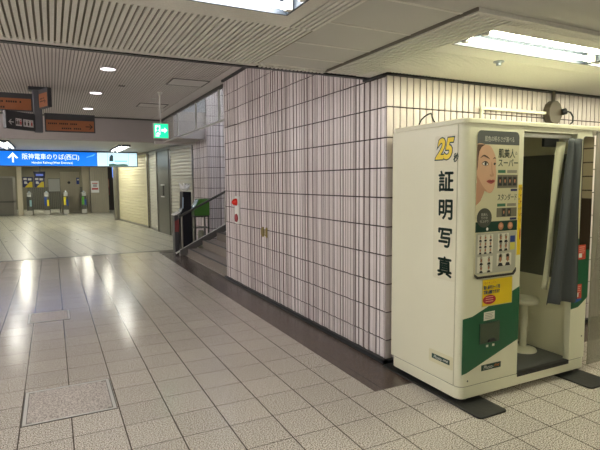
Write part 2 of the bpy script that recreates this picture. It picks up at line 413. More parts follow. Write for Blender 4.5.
tube_lamp((4.215, 2.245, Z-.012), 1.29, tube_b, 2, 'recessed twin-tube light right of the one above the booth', 'twin-tube lights over the booth', wide=.33)
tube_lamp((5.515, 2.245, Z-.012), 1.29, tube_b, 2, 'recessed twin-tube light furthest right in the row', 'twin-tube lights over the booth', wide=.33)
for x in (2.9, 5.6, 7.8): tube_lamp((x, -.6, Z-.05), 1.26, tube_b, 2, 'twin-tube light in the partly added row behind the viewpoint, opposite the booth', 'twin-tube lights behind the viewpoint', wide=.33)  # row extended with an added lamp that lights the wall seen in the mirror
# hall beyond the bulkhead
HG = 'twin-tube lights in the low hall ceiling'
for k, (x, y) in enumerate([(1.78, 15.2), (-1.0, 14.7), (-3.6, 15), (1.78, 19.5), (-1.0, 19.5), (1.3, 24), (-1.2, 24), (1.0, 30), (-1.2, 30), (.6, 34.5), (-1.4, 34.5)]):
    lab = ['bright twin-tube light above the white picture end of the blue sign', 'bright twin-tube light above the blue sign at the left edge'][k] if k < 2 else 'twin-tube light deeper in the low ceiling behind the blue sign'
    tube_lamp((x, y, 2.47), 2.4, tube_h if y < 17 else tube_g, 2, lab, HG, axis='y', wide=.3)
tube_lamp((4.6, 9.3, 4.25), 1.3, mat('stair_daylight_tube', (245,248,255), emit=STAIR), 2, 'added twin-tube light high above the stair, standing in for daylight', None, axis='y')  # both stair lamps are added in place of daylight coming down the stair
tube_lamp((3.5, 10.2, 4.25), 1.3, MATS['stair_daylight_tube'], 2, 'added twin-tube light above the foot of the stair, standing in for daylight', None, axis='y')
def downlight(x, y, label):
    t = thing('downlight', (x, y, ZF), label, 'downlight', 'round recessed downlights')
    b = MB(); b.lathe([(.105, 0), (.115, -.012), (.098, -.014), (.092, 0)], (x, y, ZF), fix_w); build('ring', b, t, smooth=True)
    b = MB(); b.lathe([(.0915, -.004), (.0915, -.009), (.05, -.011), (.001, -.011)], (x, y, ZF), mat('downlight_lens', (250,240,250), emit=DOWN)); build('lens', b, t, smooth=True)
downlight(.752, 7.293, 'round recessed downlight, nearest of the three in a row')
downlight(.745, 9.278, 'round recessed downlight, middle of the three in a row')
downlight(.741, 11.269, 'round recessed downlight, furthest of the three, close to the bulkhead')
for y in (5.3, 7.29, 9.28, 11.27): downlight(-1.9, y, 'round recessed downlight in the added, unseen row above the left part of the corridor')  # row added out of view to brighten the far ceiling
# small sensor on the ceiling over the booth
t = thing('ceiling_sensor', (2.90, 2.60, Z-.012), 'small round sensor on the ribbed ceiling above the booth', 'sensor')
b = MB(); b.lathe([(.038, 0), (.038, -.008), (.02, -.014), (.018, -.03), (.001, -.032)], (2.90, 2.60, Z-.012), mat('sensor_grey', (150,160,170), .3, metal=.4)); build('sensor_head', b, t, smooth=True)
# ceiling slot and access panels
b = MB(); b.box(1.02, 1.12, 8.45, 8.53, ZF-.004, ZF+.01, steel_d); tag(build('ceiling_vent', b), 'small dark slot vent in the far ceiling beside the nearest downlight', 'vent')
def access(x0, x1, y0, y1, label):
    t = thing('ceiling_access_panel', ((x0+x1)/2, (y0+y1)/2, ZF-.008), label, 'access panel', 'square ceiling access panels')
    b = MB(); q = .015
    b.box(x0, x1, y0, y0+q, ZF-.008, ZF, steel_d); b.box(x0, x1, y1-q, y1, ZF-.008, ZF, steel_d); b.box(x0, x0+q, y0+q, y1-q, ZF-.008, ZF, steel_d); b.box(x1-q, x1, y0+q, y1-q, ZF-.008, ZF, steel_d)
    build('frame', b, t)
    b = MB(); b.box(x0+q+.004, x1-q-.004, y0+q+.004, y1-q-.004, ZF-.006, ZF, ceilw2); build('panel', b, t)
access(1.68, 2.25, 7.55, 8.05, 'square ceiling access panel near the top of the tiled wall')
access(1.60, 2.15, 10.1, 10.6, 'square ceiling access panel beyond the green exit sign')
t = thing('smoke_detector', (1.75, 9.5, ZF-.04), 'round white smoke detector on the far ceiling', 'smoke detector')
b = MB(); b.lathe([(.06, .04), (.06, .02), (.035, 0), (.001, 0)], (1.75, 9.5, ZF-.04), white); build('head', b, t, smooth=True)

# glazed smoke screen over the stair mouth
glass = mat('clear_glass', (225,232,230), .03, alpha=.22, spec=.6)
t = thing('smoke_screen', (2.50, 10.0, 2.48), 'hanging glass smoke screen along the ceiling above the stair mouth', 'smoke screen')
b = MB(); b.box(2.497, 2.503, 7.45, 12.6, 2.50, 3.05, glass); build('glass_pane', b, t)
b = MB(); b.box(2.485, 2.515, 7.42, 12.62, 2.475, 2.505, alu); build('bottom_rail', b, t)
b = MB(); b.box(2.475, 2.525, 7.42, 12.62, 3.0, 3.05, steel_d); build('top_rail', b, t)
for y in (7.9, 9.35, 10.85): b = MB(); b.box(2.485, 2.515, y, y+.03, 2.505, 3.0, alu); build('mullion', b, t)

# ============================================================ STAIR
stair_m = mat('stair_granite', (132,124,116), .5, noise=.25, nscale=60)
b = MB()
for i in range(12):
    x = 2.46+.31*i; z = .13+.155*i
    b.box(x, 7.4, 7.43, 10.12, z-.155 if i else 0, z, stair_m)
    b.box(x+.02, x+.06, 7.43, 10.12, z, z+.003, black)
struct('stairs', b)
b = MB()
P = [(2.30, 0), (2.44, 0), (2.44, .04), (5.8, 1.72), (5.8, 1.86), (2.30, .11)]
b.prism([(x, 10.12, z) for x, z in P], (0, .10, 0), mat('stringer_grey', (88,86,84), .45, noise=.1)); struct('trim_7', b)
t = thing('stair_handrail', (2.33, 10.17, 0), 'dark handrail on posts rising along the far side of the stair', 'handrail')
b = MB(); b.tube([(2.30, 10.17, .80), (2.36, 10.17, .83), (5.6, 10.17, 2.45)], .024, steel_d, 12); build('rail', b, t, smooth=True)
for x, z0 in ((2.36, .14), (3.3, .6), (4.3, 1.1)):
    b = MB(); b.tube([(x, 10.17, z0-.05), (x, 10.17, .83+(x-2.36)*.5)], .019, steel, 10); build('post', b, t, smooth=True)
b = MB(); b.tube([(2.22, 10.17, .05), (2.34, 10.17, .115), (4.6, 10.17, 1.27)], .017, alu, 10); build('lower_rail', b, t, smooth=True)

# ============================================================ WALL FITTINGS ON THE TILED WALL
t = thing('alarm_panel', (2.395, 6.80, .90), 'white fire alarm panel with a red lamp and red push button', 'alarm')
b = MB(); b.box(2.372, 2.40, 6.71, 6.89, .90, 1.30, white); build('plate', b, t, bevel=.008)
b = MB(); b.lathe([(.052, 0), (.052, -.01), (.04, -.045), (.018, -.065), (.001, -.068)], (2.372, 6.80, 1.215), mat('alarm_lamp', (205,40,24), .25, emit=.1), axis='x'); build('red_lamp', b, t, smooth=True, label='glowing red domed lamp')
b = MB(); b.lathe([(.06, 0), (.06, -.012), (.045, -.016), (.042, -.008), (.001, -.008)], (2.372, 6.80, .985), mat('alarm_red', (150,30,34), .3), axis='x'); build('push_button', b, t, smooth=True, label='dark red round push button')
brass = mat('brass', (176,160,104), .35, metal=.5)
for y, lab in ((5.86, 'left small brass pull on the tiled wall right of the alarm panel'), (5.74, 'right small brass pull on the tiled wall right of the alarm panel')):
    t = thing('door_pull', (2.395, y, .81), lab, 'door pull', 'paired brass pulls on the tiled wall')
    b = MB(); b.box(2.385, 2.405, y-.012, y+.012, .80, .925, brass); build('plate', b, t, bevel=.003)
    b = MB(); b.tube([(2.385, y, .82), (2.372, y, .83), (2.372, y, .895), (2.385, y, .905)], .006, brass, 8); build('grip', b, t, smooth=True)
# conduit, junction box and cable above the booth
t = thing('junction_box', (4.30, 3.22, 2.05), 'grey junction box with conduit and black plug above the booth', 'junction box')
jb = mat('junction_grey', (84,76,64), .5, noise=.15)
b = MB(); b.prism([(4.30+.095*math.cos(a)*1.0, 3.232, 2.135+.115*math.sin(a)) for a in [k*PI/6+PI/12 for k in range(12)]], (0,-.07,0), jb); build('box', b, t, bevel=.006)
b = MB(); b.tube([(4.33, 3.215, 2.24), (4.33, 3.215, 2.36)], .016, jb, 10); build('drop_pipe', b, t, smooth=True)
b = MB(); b.tube([(3.385, 3.21, 1.98), (3.385, 3.21, 2.135)], .014, cream, 4); b.box(3.37, 4.22, 3.195, 3.222, 2.118, 2.142, cream); build('conduit', b, t, label='cream surface conduit running left to the booth')
b = MB(); b.tube([(4.37, 3.15, 2.14), (4.40, 3.13, 2.15)], .03, black, 10); build('plug', b, t, smooth=True)
b = MB(); b.tube([(4.40, 3.13, 2.15), (4.45, 3.12, 2.14), (4.475, 3.11, 2.10), (4.46, 3.10, 2.05), (4.42, 3.10, 2.02), (4.38, 3.05, 1.96), (4.36,3.0,1.915)], .008, black, 8); build('cord', b, t, smooth=True)
t = thing('power_cable', (2.62, 3.0, 1.896), 'black cable looping over the left rear corner of the booth roof', 'cable')
P = [(2.50+.20*k/10, 2.98+.02*math.sin(k), 1.90+.11*math.sin(PI*k/10)) for k in range(11)]
b = MB(); b.tube(P, .006, black, 8); build('cord', b, t, smooth=True)

# ============================================================ PHOTO BOOTH
green = mat('booth_green', (22,96,62), .3)
dgreen = mat('dark_green_ink', (20,62,50), .35)
X0, X1, Y0, Y1 = 2.35, 3.655, 2.36, 3.10
booth = thing('photo_booth', (3.0, 2.73, .045), 'tall cream and green ID photo booth with a grey curtain, against the tiled wall', 'photo booth')
B = booth
def ring(x0, x1, y0, y1, rad, n=5): return rrect(x0, x1, y0, y1, rad, n)
b = MB(); b.prism([(x, y, .045) for x, y in ring(X0, X1, Y0, Y1, .05)], (0,0,.08), cream); build('base_plinth', b, B, bevel=.004)
b = MB(); b.prism([(x, y, .1255) for x, y in ring(X0+.003, X1-.003, Y0+.003, Y1-.003, .047)], (0,0,.004), mat('seam_grey', (120,118,98), .7)); build('seam', b, B)
# left shell: side face, rounded corner and the front-left panel in one skin
def shell(outer, thick_in, z0, z1):
    b = MB(); n = len(outer); pts = outer+thick_in[::-1]
    b.prism([(x, y, z0) for x, y in pts], (0,0,z1-z0), cream); return b
corner = [(X0+.05-.05*math.cos(a), Y0+.05-.05*math.sin(a)) for a in [k*PI/12 for k in range(7)]]
outer = [(X0, Y1)]+corner+[(2.893, Y0)]
inner = [(X0+.03, Y1), (X0+.03, Y0+.06), (2.893, Y0+.06)]
b = shell(outer, inner, .1295, 1.862); build('left_shell', b, B, bevel=.002)
b = MB(); b.box(X0-.0015, X0+.004, Y0+.052, Y0+.060, .13, 1.86, mat('seam_strip', (196,194,164), .5)); build('corner_strip', b, B)
b = MB(); b.box(2.895, 2.93, Y0+.0605, Y1-.03, .13, 1.86, cream_in); b.box(2.93, 2.94, Y0+.12, Y1-.12, .85, 1.5, mat('screen_black', (18,20,22), .1)); build('inner_console', b, B)
b = MB(); b.box(X0+.031, X1-.031, Y1-.03, Y1, .1295, 1.862, cream_in); build('back_panel', b, B)
# right post
b = MB(); cr2 = [(X1-.03+.03*math.sin(a), Y0+.03-.03*math.cos(a)) for a in [k*PI/12 for k in range(7)]]
b.prism([(x, y, .1295) for x, y in [(3.458, Y0)]+cr2+[(X1, Y1), (X1-.03, Y1), (X1-.03, Y0+.05), (3.458, Y0+.05)]], (0,0,1.7325), cream); build('right_post', b, B, bevel=.002)
b = MB(); b.box(3.505, 3.62, Y0+.051, Y1-.031, .13, 1.86, cream_in); build('inner_wall', b, B)
b = MB(); b.box(3.495, 3.505, Y0+.09, Y1-.04, .735, 1.695, mat('charcoal_panel', (98,100,90), .5)); build('backdrop', b, B, label='charcoal panel on the inner right wall')
b = MB(); b.box(3.497, 3.505, Y0+.09, Y1-.04, .69, .735, cream_in); build('backdrop_trim', b, B)
b = MB(); b.lathe([(.008, 0), (.008, -.006), (.001, -.007)], (3.505, 2.62, 1.81), black, axis='x', n=12); build('camera_eye', b, B)
b = MB(); b.box(2.895, 3.50, Y0+.012, Y1-.031, .125, .133, mat('booth_floor_grey', (96,98,98), .7, noise=.12, nscale=90)); b.box(2.895, 3.457, Y0-.001, Y0+.03, .105, .1345, mat('sill_black', (34,34,36), .45)); build('booth_floor', b, B)
# roof with slightly wider cornice and door header
b = MB(); b.prism([(x, y, 1.862) for x, y in ring(X0-.004, 4.02, Y0-.010, Y1+.003, .05)], (0,0,.034), cream); build('roof', b, B, bevel=.006)
b = MB(); b.box(2.893, 3.458, Y0, Y0+.04, 1.832, 1.862, cream); build('door_header', b, B)
b = MB(); b.box(2.90, 3.455, Y0+.045, Y0+.06, 1.80, 1.828, alu); build('curtain_track', b, B)
# side wing right of the post: glossy clear screen hung from the cornice
scr = mat('acrylic_screen', (150,148,132), .18, alpha=.6, spec=.6)
b = MB(); b.box(3.70, 4.0, Y0+.01, Y0+.016, .05, 1.862, scr); build('side_screen', b, B, label='glossy translucent side screen')
# feet
for x, y in ((2.44, 2.43), (2.80, 2.43), (3.56, 2.43), (2.44, 3.03), (3.56, 3.03)):
    b = MB(); b.lathe([(.03, .014), (.03, .020), (.012, .024), (.012, .045)], (x, y, 0), steel_d, n=16); build('levelling_foot', b, B, smooth=True)
# green bands
def ff(name, pts, M, y=Y0, lift=.0015, d=.0016, label=None):
    b = MB(); flat(b, pts, M, (0, y, 0), FRONT, lift, d); return build(name, b, B, label=label)
ff('green_band', [(2.366,.215),(2.41,.222),(2.893,.385),(2.893,.762),(2.84,.742),(2.45,.60),(2.366,.592)], green, label='diagonal green band under the poster')
ff('green_band', [(3.459,.525),(3.54,.533),(3.648,.60),(3.652,1.06),(3.459,1.06)], green, label='green band on the right post')
ff('dark_reflection', [(3.525,1.062),(3.645,1.062),(3.645,1.20),(3.525,1.20)], mat('reflection_brown', (58,48,42), .15))  # dark part of the mirror's reflection, painted as a flat patch
b = MB(); flat(b, rrect(3.527, 3.648, .97, 1.815, .03, corners=(0,0,0,1)), mat('mirror', (215,212,200), .02, metal=1), (0, Y0, 0), FRONT, .004, .0025); build('mirror', b, B, label='narrow mirror on the right post')
b = MB(); flat(b, rrect(3.523, 3.652, .966, 1.819, .03, corners=(0,0,0,1)), mat('mirror_rim', (60,58,52), .5), (0, Y0, 0), FRONT, .0015, .0012); build('mirror_rim', b, B)
red = mat('sticker_red', (206,74,52), .45); paper = mat('paper_white', (235,234,224), .5)
def sticker(x0, x1, z0, z1, tail=False):
    b = MB(); flat(b, [(x0,z0),(x1,z0),(x1,z1),(x0,z1)], red, (0,Y0,0), FRONT, .005, .001)
    for k in range(4):
        zz = z1-(z1-z0)*(.12+.14*k); flat(b, [(x0+.008,zz-.006),(x1-.012-.006*(k%2),zz-.006),(x1-.012-.006*(k%2),zz),(x0+.008,zz)], mat('sticker_pink', (236,170,150), .5), (0,Y0,0), FRONT, .0055, .0005)
    flat(b, [(x0+.006,z0+.014),(x0+(x1-x0)*.5,z0+.014),(x0+(x1-x0)*.5,z0+.045),(x0+.006,z0+.045)], paper, (0,Y0,0), FRONT, .0056, .0005)
    if tail: flat(b, [(x0-.01,z0-.03),(x1,z0-.014),(x1,z0),(x0-.01,z0)], mat('sticker_blue', (40,92,176), .4), (0,Y0,0), FRONT, .005, .001)
    build('sticker', b, B, label='small red notice sticker')
sticker(3.515, 3.600, .90, 1.01); sticker(3.50, 3.57, .60, .71, True)

# lettering on the side
b = MB(); cen = 2.518; yel = mat('logo_yellow', (244,214,36), .35)
flat(b, rrect(-(cen+.115), -(cen-.10), .83, 1.80, .02), mat('decal_film', (232,230,204), .22), (X0, 0, 0), SIDE, .0008, .0008); build('side_decal', b, B)
b = MB(); glyphs(b, '25', (X0, cen+.03, 1.712), .185, dgreen, SIDE, bold=.075, shear=.3, spacing=.98, thick=.0016, sx=.82)
glyphs(b, '25', (X0, cen+.03, 1.712), .185, yel, SIDE, bold=.032, shear=.3, spacing=.98, thick=.0024, sx=.82)
glyphs(b, '秒', (X0, cen-.085, 1.65), .062, dgreen, SIDE, heavy=.03, shear=.2, thick=.0024, sx=.7); build('lettering', b, B, label='yellow 25 with a green outline and a small green second sign')
for ch, z in (('証', 1.497), ('明', 1.307), ('写', 1.117), ('真', .92)):
    b = MB(); glyphs(b, ch, (X0, cen, z), .146, dgreen, SIDE, heavy=.028, thick=.002, sx=1.0); build('lettering', b, B, label='large dark green character')
def brand(org, axes, w_, h_):
    b = MB(); X_, Y_, Z_ = axes
    if axes is SIDE: flat(b, rrect(-w_/2-.03, w_/2+.03, -h_/2-.028, h_/2+.028, .01), mat('decal_pale', (222,219,184), .4), org, axes, .0012, .0012)
    flat(b, [(-w_/2,-h_/2),(w_/2,-h_/2),(w_/2,h_/2),(-w_/2,h_/2)], dgreen, org, axes, .0024, .001)
    o = Vector(org); glyphs(b, 'Photo-', o-X_*w_*.14, h_*.95, paper, axes, shear=.2, thick=.003, wmax=w_*.5)
    glyphs(b, 'me', o+X_*w_*.28, h_*.95, paper if axes is SIDE else mat('ink_orange', (214,120,40), .4), axes, shear=.2, thick=.003, wmax=w_*.26)
    build('brand_plate', b, B, label='small dark green lettered plate')
brand((X0, 2.54, .272), SIDE, .175, .034)
brand((2.635, Y0, .232), FRONT, .185, .04)

# poster panel
PX0, PX1, PZ0, PZ1 = 2.452, 2.838, .852, 1.822
def pu(u_, v_): return (PX0+(PX1-PX0)*u_, PZ1-(PZ1-PZ0)*v_)
def prect(b, u0, v0, u1, v1, M, lift=.008, d=.0006):
    a = pu(u0, v0); c = pu(u1, v1); flat(b, [(a[0],c[1]),(c[0],c[1]),(c[0],a[1]),(a[0],a[1])], M, (0,Y0,0), FRONT, lift, d)
def ppoly(b, P, M, lift=.008, d=.0005): flat(b, [pu(*q) for q in P], M, (0,Y0,0), FRONT, lift, d)
poster = MB(); flat(poster, rrect(PX0, PX1, PZ0, PZ1, .035), mat('poster_cream', (214,210,176), .3), (0,Y0,0), FRONT, .007, .0065)
poster = build('poster_panel', poster, B)
b = MB(); hd = rrect(PX0, PX1, PZ1-.088, PZ1, .035, corners=(0,0,1,1)); flat(b, hd, mat('poster_grey', (76,80,80), .35), (0,Y0,0), FRONT, .0078, .0008)
glyphs(b, '肌色の明るさが選べる', ((PX0+PX1)/2+.01, Y0, PZ1-.052), .038, mat('ink_silver', (196,196,184), .5), FRONT, thick=.0084, wmax=.27); build('poster_header', b, B)
skin = mat('printed_skin', (214,172,140), .4, noise=.06, nscale=14); hair = mat('printed_hair', (88,62,46), .4); lip = mat('printed_lip', (178,84,78), .4); ink = mat('ink_dark', (52,56,54), .4)
skin2 = mat('printed_skin_soft', (196,150,120), .4)
b = MB()
def smooth_(P, n=5):
    out = []; m_ = len(P)
    for i in range(m_):
        p0, p1, p2, p3 = (P[(i+k-1) % m_] for k in range(4))
        for j in range(n):
            t_ = j/n; out.append(tuple(.5*(2*p1[c]+(p2[c]-p0[c])*t_+(2*p0[c]-5*p1[c]+4*p2[c]-p3[c])*t_*t_+(3*p1[c]-p0[c]-3*p2[c]+p3[c])*t_**3) for c in (0, 1)))
    return out
ppoly(b, [(0,.35),(.08,.36),(.20,.385),(.17,.42),(.10,.47),(.0,.50)], skin2, .0078)
ppoly(b, [(0,.093)]+smooth_([(.02,.093),(.20,.094),(.31,.105),(.40,.15),(.445,.20),(.44,.25),(.455,.285),(.445,.33),(.42,.375),(.37,.408),(.31,.418),(.22,.405),(.12,.37),(.03,.345),(.0,.30),(.0,.2)])[1:-5]+[(0,.30),(0,.2)], skin)
ppoly(b, [(0,.093),(.18,.093),(.10,.11),(.05,.14),(.03,.18),(.02,.24),(.0,.27)], hair, .0088)
ppoly(b, smooth_([(.07,.185),(.15,.162),(.24,.172),(.295,.19),(.24,.182),(.15,.172)]), hair, .0090)
ppoly(b, smooth_([(.37,.188),(.41,.176),(.44,.186),(.41,.184)]), hair, .0090)
ppoly(b, smooth_([(.11,.222),(.17,.206),(.235,.212),(.265,.228),(.19,.236)]), mat('printed_eye_shade', (150,112,92), .4), .0088)
ppoly(b, smooth_([(.125,.222),(.18,.211),(.235,.217),(.25,.228),(.19,.232)]), paper, .0091)
ppoly(b, [(.195+.026*math.cos(a), .221+.011*math.sin(a)) for a in [k*PI/7 for k in range(14)]], ink, .0096)
ppoly(b, smooth_([(.10,.22),(.17,.203),(.24,.209),(.27,.227),(.23,.213),(.17,.208)]), ink, .0099)
ppoly(b, smooth_([(.385,.222),(.41,.212),(.437,.218),(.41,.23)]), ink, .0092)
ppoly(b, smooth_([(.33,.215),(.345,.215),(.365,.27),(.40,.293),(.385,.305),(.33,.307),(.30,.298),(.31,.288),(.345,.292)]), skin2, .0088)
ppoly(b, smooth_([(.23,.338),(.30,.327),(.34,.331),(.38,.327),(.425,.336),(.37,.352),(.31,.354)]), lip, .0088)
ppoly(b, [(.24,.3385),(.33,.336),(.42,.3365),(.33,.341)], mat('ink_lipline', (110,46,46), .4), .0092)
ppoly(b, smooth_([(.0,.30),(.05,.32),(.14,.368),(.24,.404),(.20,.404),(.10,.385),(.02,.36)]), skin2, .0086)
build('poster_portrait', b, B, label="printed woman's face")
b = MB()
def ptxt(s, u_, v_, size, M=ink, **k):
    a = pu(u_, v_); glyphs(b, s, (a[0], Y0, a[1]), size, M, FRONT, thick=.0084, **k)
dk = mat('ink_teal', (42,74,66), .4)
ptxt('肌美人', .70, .148, .066, dk, heavy=.012, wmax=.155); ptxt('☆', .93, .145, .03, ink)
ptxt('スーパー', .74, .212, .058, dk, heavy=.014, wmax=.185)
ptxt('スタンダード', .74, .448, .05, dk, heavy=.01, wmax=.18)
build('poster_lettering', b, B)
b = MB(); pill = mat('pill_green', (60,116,88), .4); pilg = mat('pill_grey', (150,146,130), .4); strip = mat('strip_dark', (66,68,64), .4)
head = mat('printed_head', (196,140,108), .4)
def portrait(b, u_, v_, s, bg=strip):
    w_ = s; h_ = s*.62
    prect(b, u_-w_, v_-h_*1.0, u_+w_, v_+h_*1.0, bg, .0088)
    ppoly(b, [(u_-w_*.55, v_+h_*.15), (u_-w_*.5, v_-h_*.7), (u_, v_-h_*.88), (u_+w_*.5, v_-h_*.7), (u_+w_*.55, v_+h_*.15)], mat('printed_hair2', (50,34,28), .4), .0092)
    ppoly(b, [(u_-w_*.36, v_-h_*.35), (u_+w_*.36, v_-h_*.35), (u_+w_*.3, v_+h_*.2), (u_, v_+h_*.45), (u_-w_*.3, v_+h_*.2)], head, .0096)
    ppoly(b, [(u_-w_*.85, v_+h_*.98), (u_-w_*.5, v_+h_*.5), (u_+w_*.5, v_+h_*.5), (u_+w_*.85, v_+h_*.98)], mat('printed_suit', (44,44,50), .4), .0094)
prect(b, .50, .262, .68, .282, pill); prect(b, .72, .262, .96, .282, pilg); prect(b, .49, .295, .98, .385, mat('strip_mid', (120,116,98), .4))
for k in range(4): portrait(b, .55+.12*k, .338, .05)
prect(b, .82, .392, .98, .408, mat('pill_navy', (40,46,96), .4))
prect(b, .50, .492, .70, .512, pill); prect(b, .74, .492, .96, .512, pilg); prect(b, .49, .522, .98, .585, mat('strip_mid', (120,116,98), .4))
for k in range(2): portrait(b, .66+.13*k, .553, .046)
prect(b, .82, .592, .98, .608, MATS['pill_navy'])
build('poster_samples', b, B)
b = MB(); prect(b, .0, .612, 1.0, .682, dgreen, .0084)
for u_, v_ in ((.60, .648), (.83, .648)):
    ppoly(b, [(u_+.065*math.cos(a), v_+.026*math.sin(a)) for a in [k*PI/8 for k in range(16)]], mat('printed_dot', (186,128,96), .4), .0092)
    ppoly(b, [(u_+.04*math.cos(a), v_-.004+.014*math.sin(a)) for a in [k*PI/8 for k in range(16)]], mat('printed_dot2', (216,160,124), .4), .0096)
ppoly(b, [(.27+.025*math.cos(a), .662+.011*math.sin(a)) for a in [k*PI/8 for k in range(16)]], paper, .0104)
ppoly(b, [(.20+.175*math.cos(a), .585+.066*math.sin(a)) for a in [k*PI/12 for k in range(24)]], mat('badge_grey', (82,84,76), .4), .0088)
for k, (s, v_) in enumerate((('肌美人', .562), ('だけの', .585), ('仕上がり', .608))):
    a = pu(.20, v_); glyphs(b, s, (a[0], Y0, a[1]), .02, MATS['ink_silver'], FRONT, thick=.0096)
build('poster_band', b, B)
b = MB(); card = mat('card_white', (228,226,210), .4)
flat(b, rrect(PX0+.006, PX1-.006, PZ0+.03, 1.155, .01), mat('poster_grey_light', (186,186,170), .35), (0,Y0,0), FRONT, .0085, .001)
for (u0, v0, u1, v1, nx, ny) in ((.06, .70, .42, .83, 3, 3), (.54, .70, .80, .82, 2, 2), (.06, .85, .42, .96, 2, 2), (.52, .84, .88, .925, 2, 1)):
    prect(b, u0, v0, u1, v1, card, .0092)
    for i in range(nx):
        for j in range(ny):
            portrait(b, u0+(u1-u0)*(i+.5)/nx, v0+(v1-v0)*(j+.5)/ny, min((u1-u0)/nx*.44, (v1-v0)/ny*.46/.62*1.2), mat('sheet_white', (214,206,190), .4))
prect(b, .84, .72, .96, .765, mat('tag_blue', (52,74,150), .4), .0092); prect(b, .84, .768, .96, .82, mat('tag_yellow', (222,214,96), .4), .0092)
build('sample_sheets', b, B)
b = MB(); ppoly(b, [(0, .965), (.08, .985), (.92, .985), (1.0, .95), (1.0, .975), (.94, 1.0), (.06, 1.0), (0, .982)], mat('poster_edge', (52,50,48), .3), .0125, .006); 
a = pu(.5, .992); build('poster_lip', b, B)
# yellow stickers
b = MB(); yl = mat('sticker_yellow', (240,208,28), .4); blu = mat('ink_blue', (52,84,150), .4); crim = mat('ink_crimson', (168,30,50), .4)
flat(b, [(2.532,.655),(2.818,.655),(2.818,.843),(2.532,.843)], mat('sticker_rim', (206,196,140), .4), (0,Y0,0), FRONT, .003, .0016)
flat(b, [(2.537,.66),(2.813,.66),(2.813,.838),(2.537,.838)], yl, (0,Y0,0), FRONT, .0036, .0008)
glyphs(b, 'マイナンバー', (2.605, Y0, .815), .022, crim, FRONT, thick=.0042, wmax=.11)
glyphs(b, '個人番号カード用', (2.62, Y0, .785), .028, blu, FRONT, thick=.0042, heavy=.03, wmax=.15)
glyphs(b, '写真も撮影できます', (2.62, Y0, .752), .028, blu, FRONT, thick=.0042, heavy=.03, wmax=.15)
flat(b, [(2.600+.06*math.cos(a), .70+.032*math.sin(a)) for a in [k*PI/12 for k in range(24)]], crim, (0,Y0,0), FRONT, .0042, .0006)
for k in range(3): flat(b, [(2.565,.716-.015*k),(2.635,.716-.015*k),(2.635,.721-.015*k),(2.565,.721-.015*k)], mat('sticker_pink', (236,170,150)), (0,Y0,0), FRONT, .0047, .0005)
build('sticker', b, B, label='square yellow notice sticker under the poster')
b = MB(); flat(b, [(2.852,.985),(2.886,.985),(2.886,1.47),(2.852,1.47)], yl, (0,Y0,0), FRONT, .002, .0018)
for i, ch in enumerate('マイナンバー'): glyphs(b, ch if ch != 'ー' else '|', (2.876, Y0, 1.44-.044*i), .024, crim, FRONT, thick=.0026, heavy=.03)
for i, ch in enumerate('個人番号カード'): glyphs(b, ch if ch != 'ー' else '|', (2.859, Y0, 1.44-.034*i), .014, blu, FRONT, thick=.0026)
flat(b, [(2.878+.006*math.cos(a), 1.13+.04*math.sin(a)) for a in [k*PI/12 for k in range(24)]], crim, (0,Y0,0), FRONT, .0026, .0005)
build('sticker', b, B, label='tall narrow yellow sticker on the door edge')
# print delivery slot
b = MB(); flat(b, [(2.555,.558),(2.655,.562),(2.655,.618),(2.555,.616)], card, (0,Y0,0), FRONT, .003, .0015)
for k in range(4): flat(b, [(2.565,.603-.011*k),(2.64-.01*(k%2),.603-.011*k),(2.64-.01*(k%2),.607-.011*k),(2.565,.607-.011*k)], mat('ink_fade', (150,150,140)), (0,Y0,0), FRONT, .0036, .0005)
build('instruction_label', b, B, label='small white instruction label above the print slot')
slot = MB(); slot.box(2.515, 2.705, Y0-.006, Y0+.001, .40, .546, mat('slot_frame', (36,72,54), .3)); sl = build('print_slot', slot, B, bevel=.003)
b = MB(); b.box(2.523, 2.697, Y0-.0075, Y0-.006, .408, .538, mat('slot_window', (70,84,66), .08)); build('slot_flap', b, sl, label='smoked flap')
b = MB(); b.prism([(2.585,Y0-.008,.412),(2.66,Y0-.008,.412),(2.645,Y0-.008,.432),(2.60,Y0-.008,.428)], (0,-.012,0), black); build('slot_pull', b, sl)
b = MB()
for x in (2.582, 2.64): flat(b, [(x,.372),(x+.02,.372),(x+.02,.388),(x,.388)], card, (0,Y0,0), FRONT, .003, .0015)
build('indicator', b, B)
for x, z, y in ((2.42, .165, None), (3.60, .30, None)):
    b = MB(); b.lathe([(.006, 0), (.006, -.002), (.001, -.003)], (x, Y0, z), steel_d, axis='y', n=10); build('screw', b, B)
# curtain
def curtain(name, M, fl, fr, z0, z1, y, folds, amp, label=None, n=60, rows=24):
    b = MB(); V = []; th = .004
    for j in range(rows+1):
        v = j/rows; z = z1+(z0-z1)*v; xl, xr = fl(v), fr(v)
        for i in range(n+1):
            q = i/n; ph = q*folds*2*PI+.6*math.sin(3*q+v*1.2)
            V.append((xl+(xr-xl)*q, y+amp*(.55+.45*v)*math.sin(ph)+.006*math.sin(7*v+q*5), z+(.005*math.sin(q*folds*2*PI) if j == rows else 0)))
    F = [(j*(n+1)+i, j*(n+1)+i+1, (j+1)*(n+1)+i+1, (j+1)*(n+1)+i) for j in range(rows) for i in range(n)]
    b.add(V, F, M); o = build(name, b, B, smooth=False, label=label, fix=False)
    for p in o.data.polygons: p.use_smooth = True
    so = o.modifiers.new('thick', 'SOLIDIFY'); so.thickness = th
    return o
curt = mat('curtain_grey', (80,84,86), .8, noise=.08, nscale=60, stretch=(1,1,.1), spec=.2)
curtain('curtain', curt, lambda v: 3.325-.165*v**1.1, lambda v: 3.470+.03*v, .60, 1.795, Y0-.030, 2.4, .020, 'grey pleated curtain drawn to the right')
curtain('curtain_lining', mat('lining_cream', (214,213,184), .7), lambda v: 3.275-.10*v, lambda v: 3.37-.14*v, .70, 1.775, Y0+.035, 1.3, .006, 'cream lining behind the grey curtain', n=16)
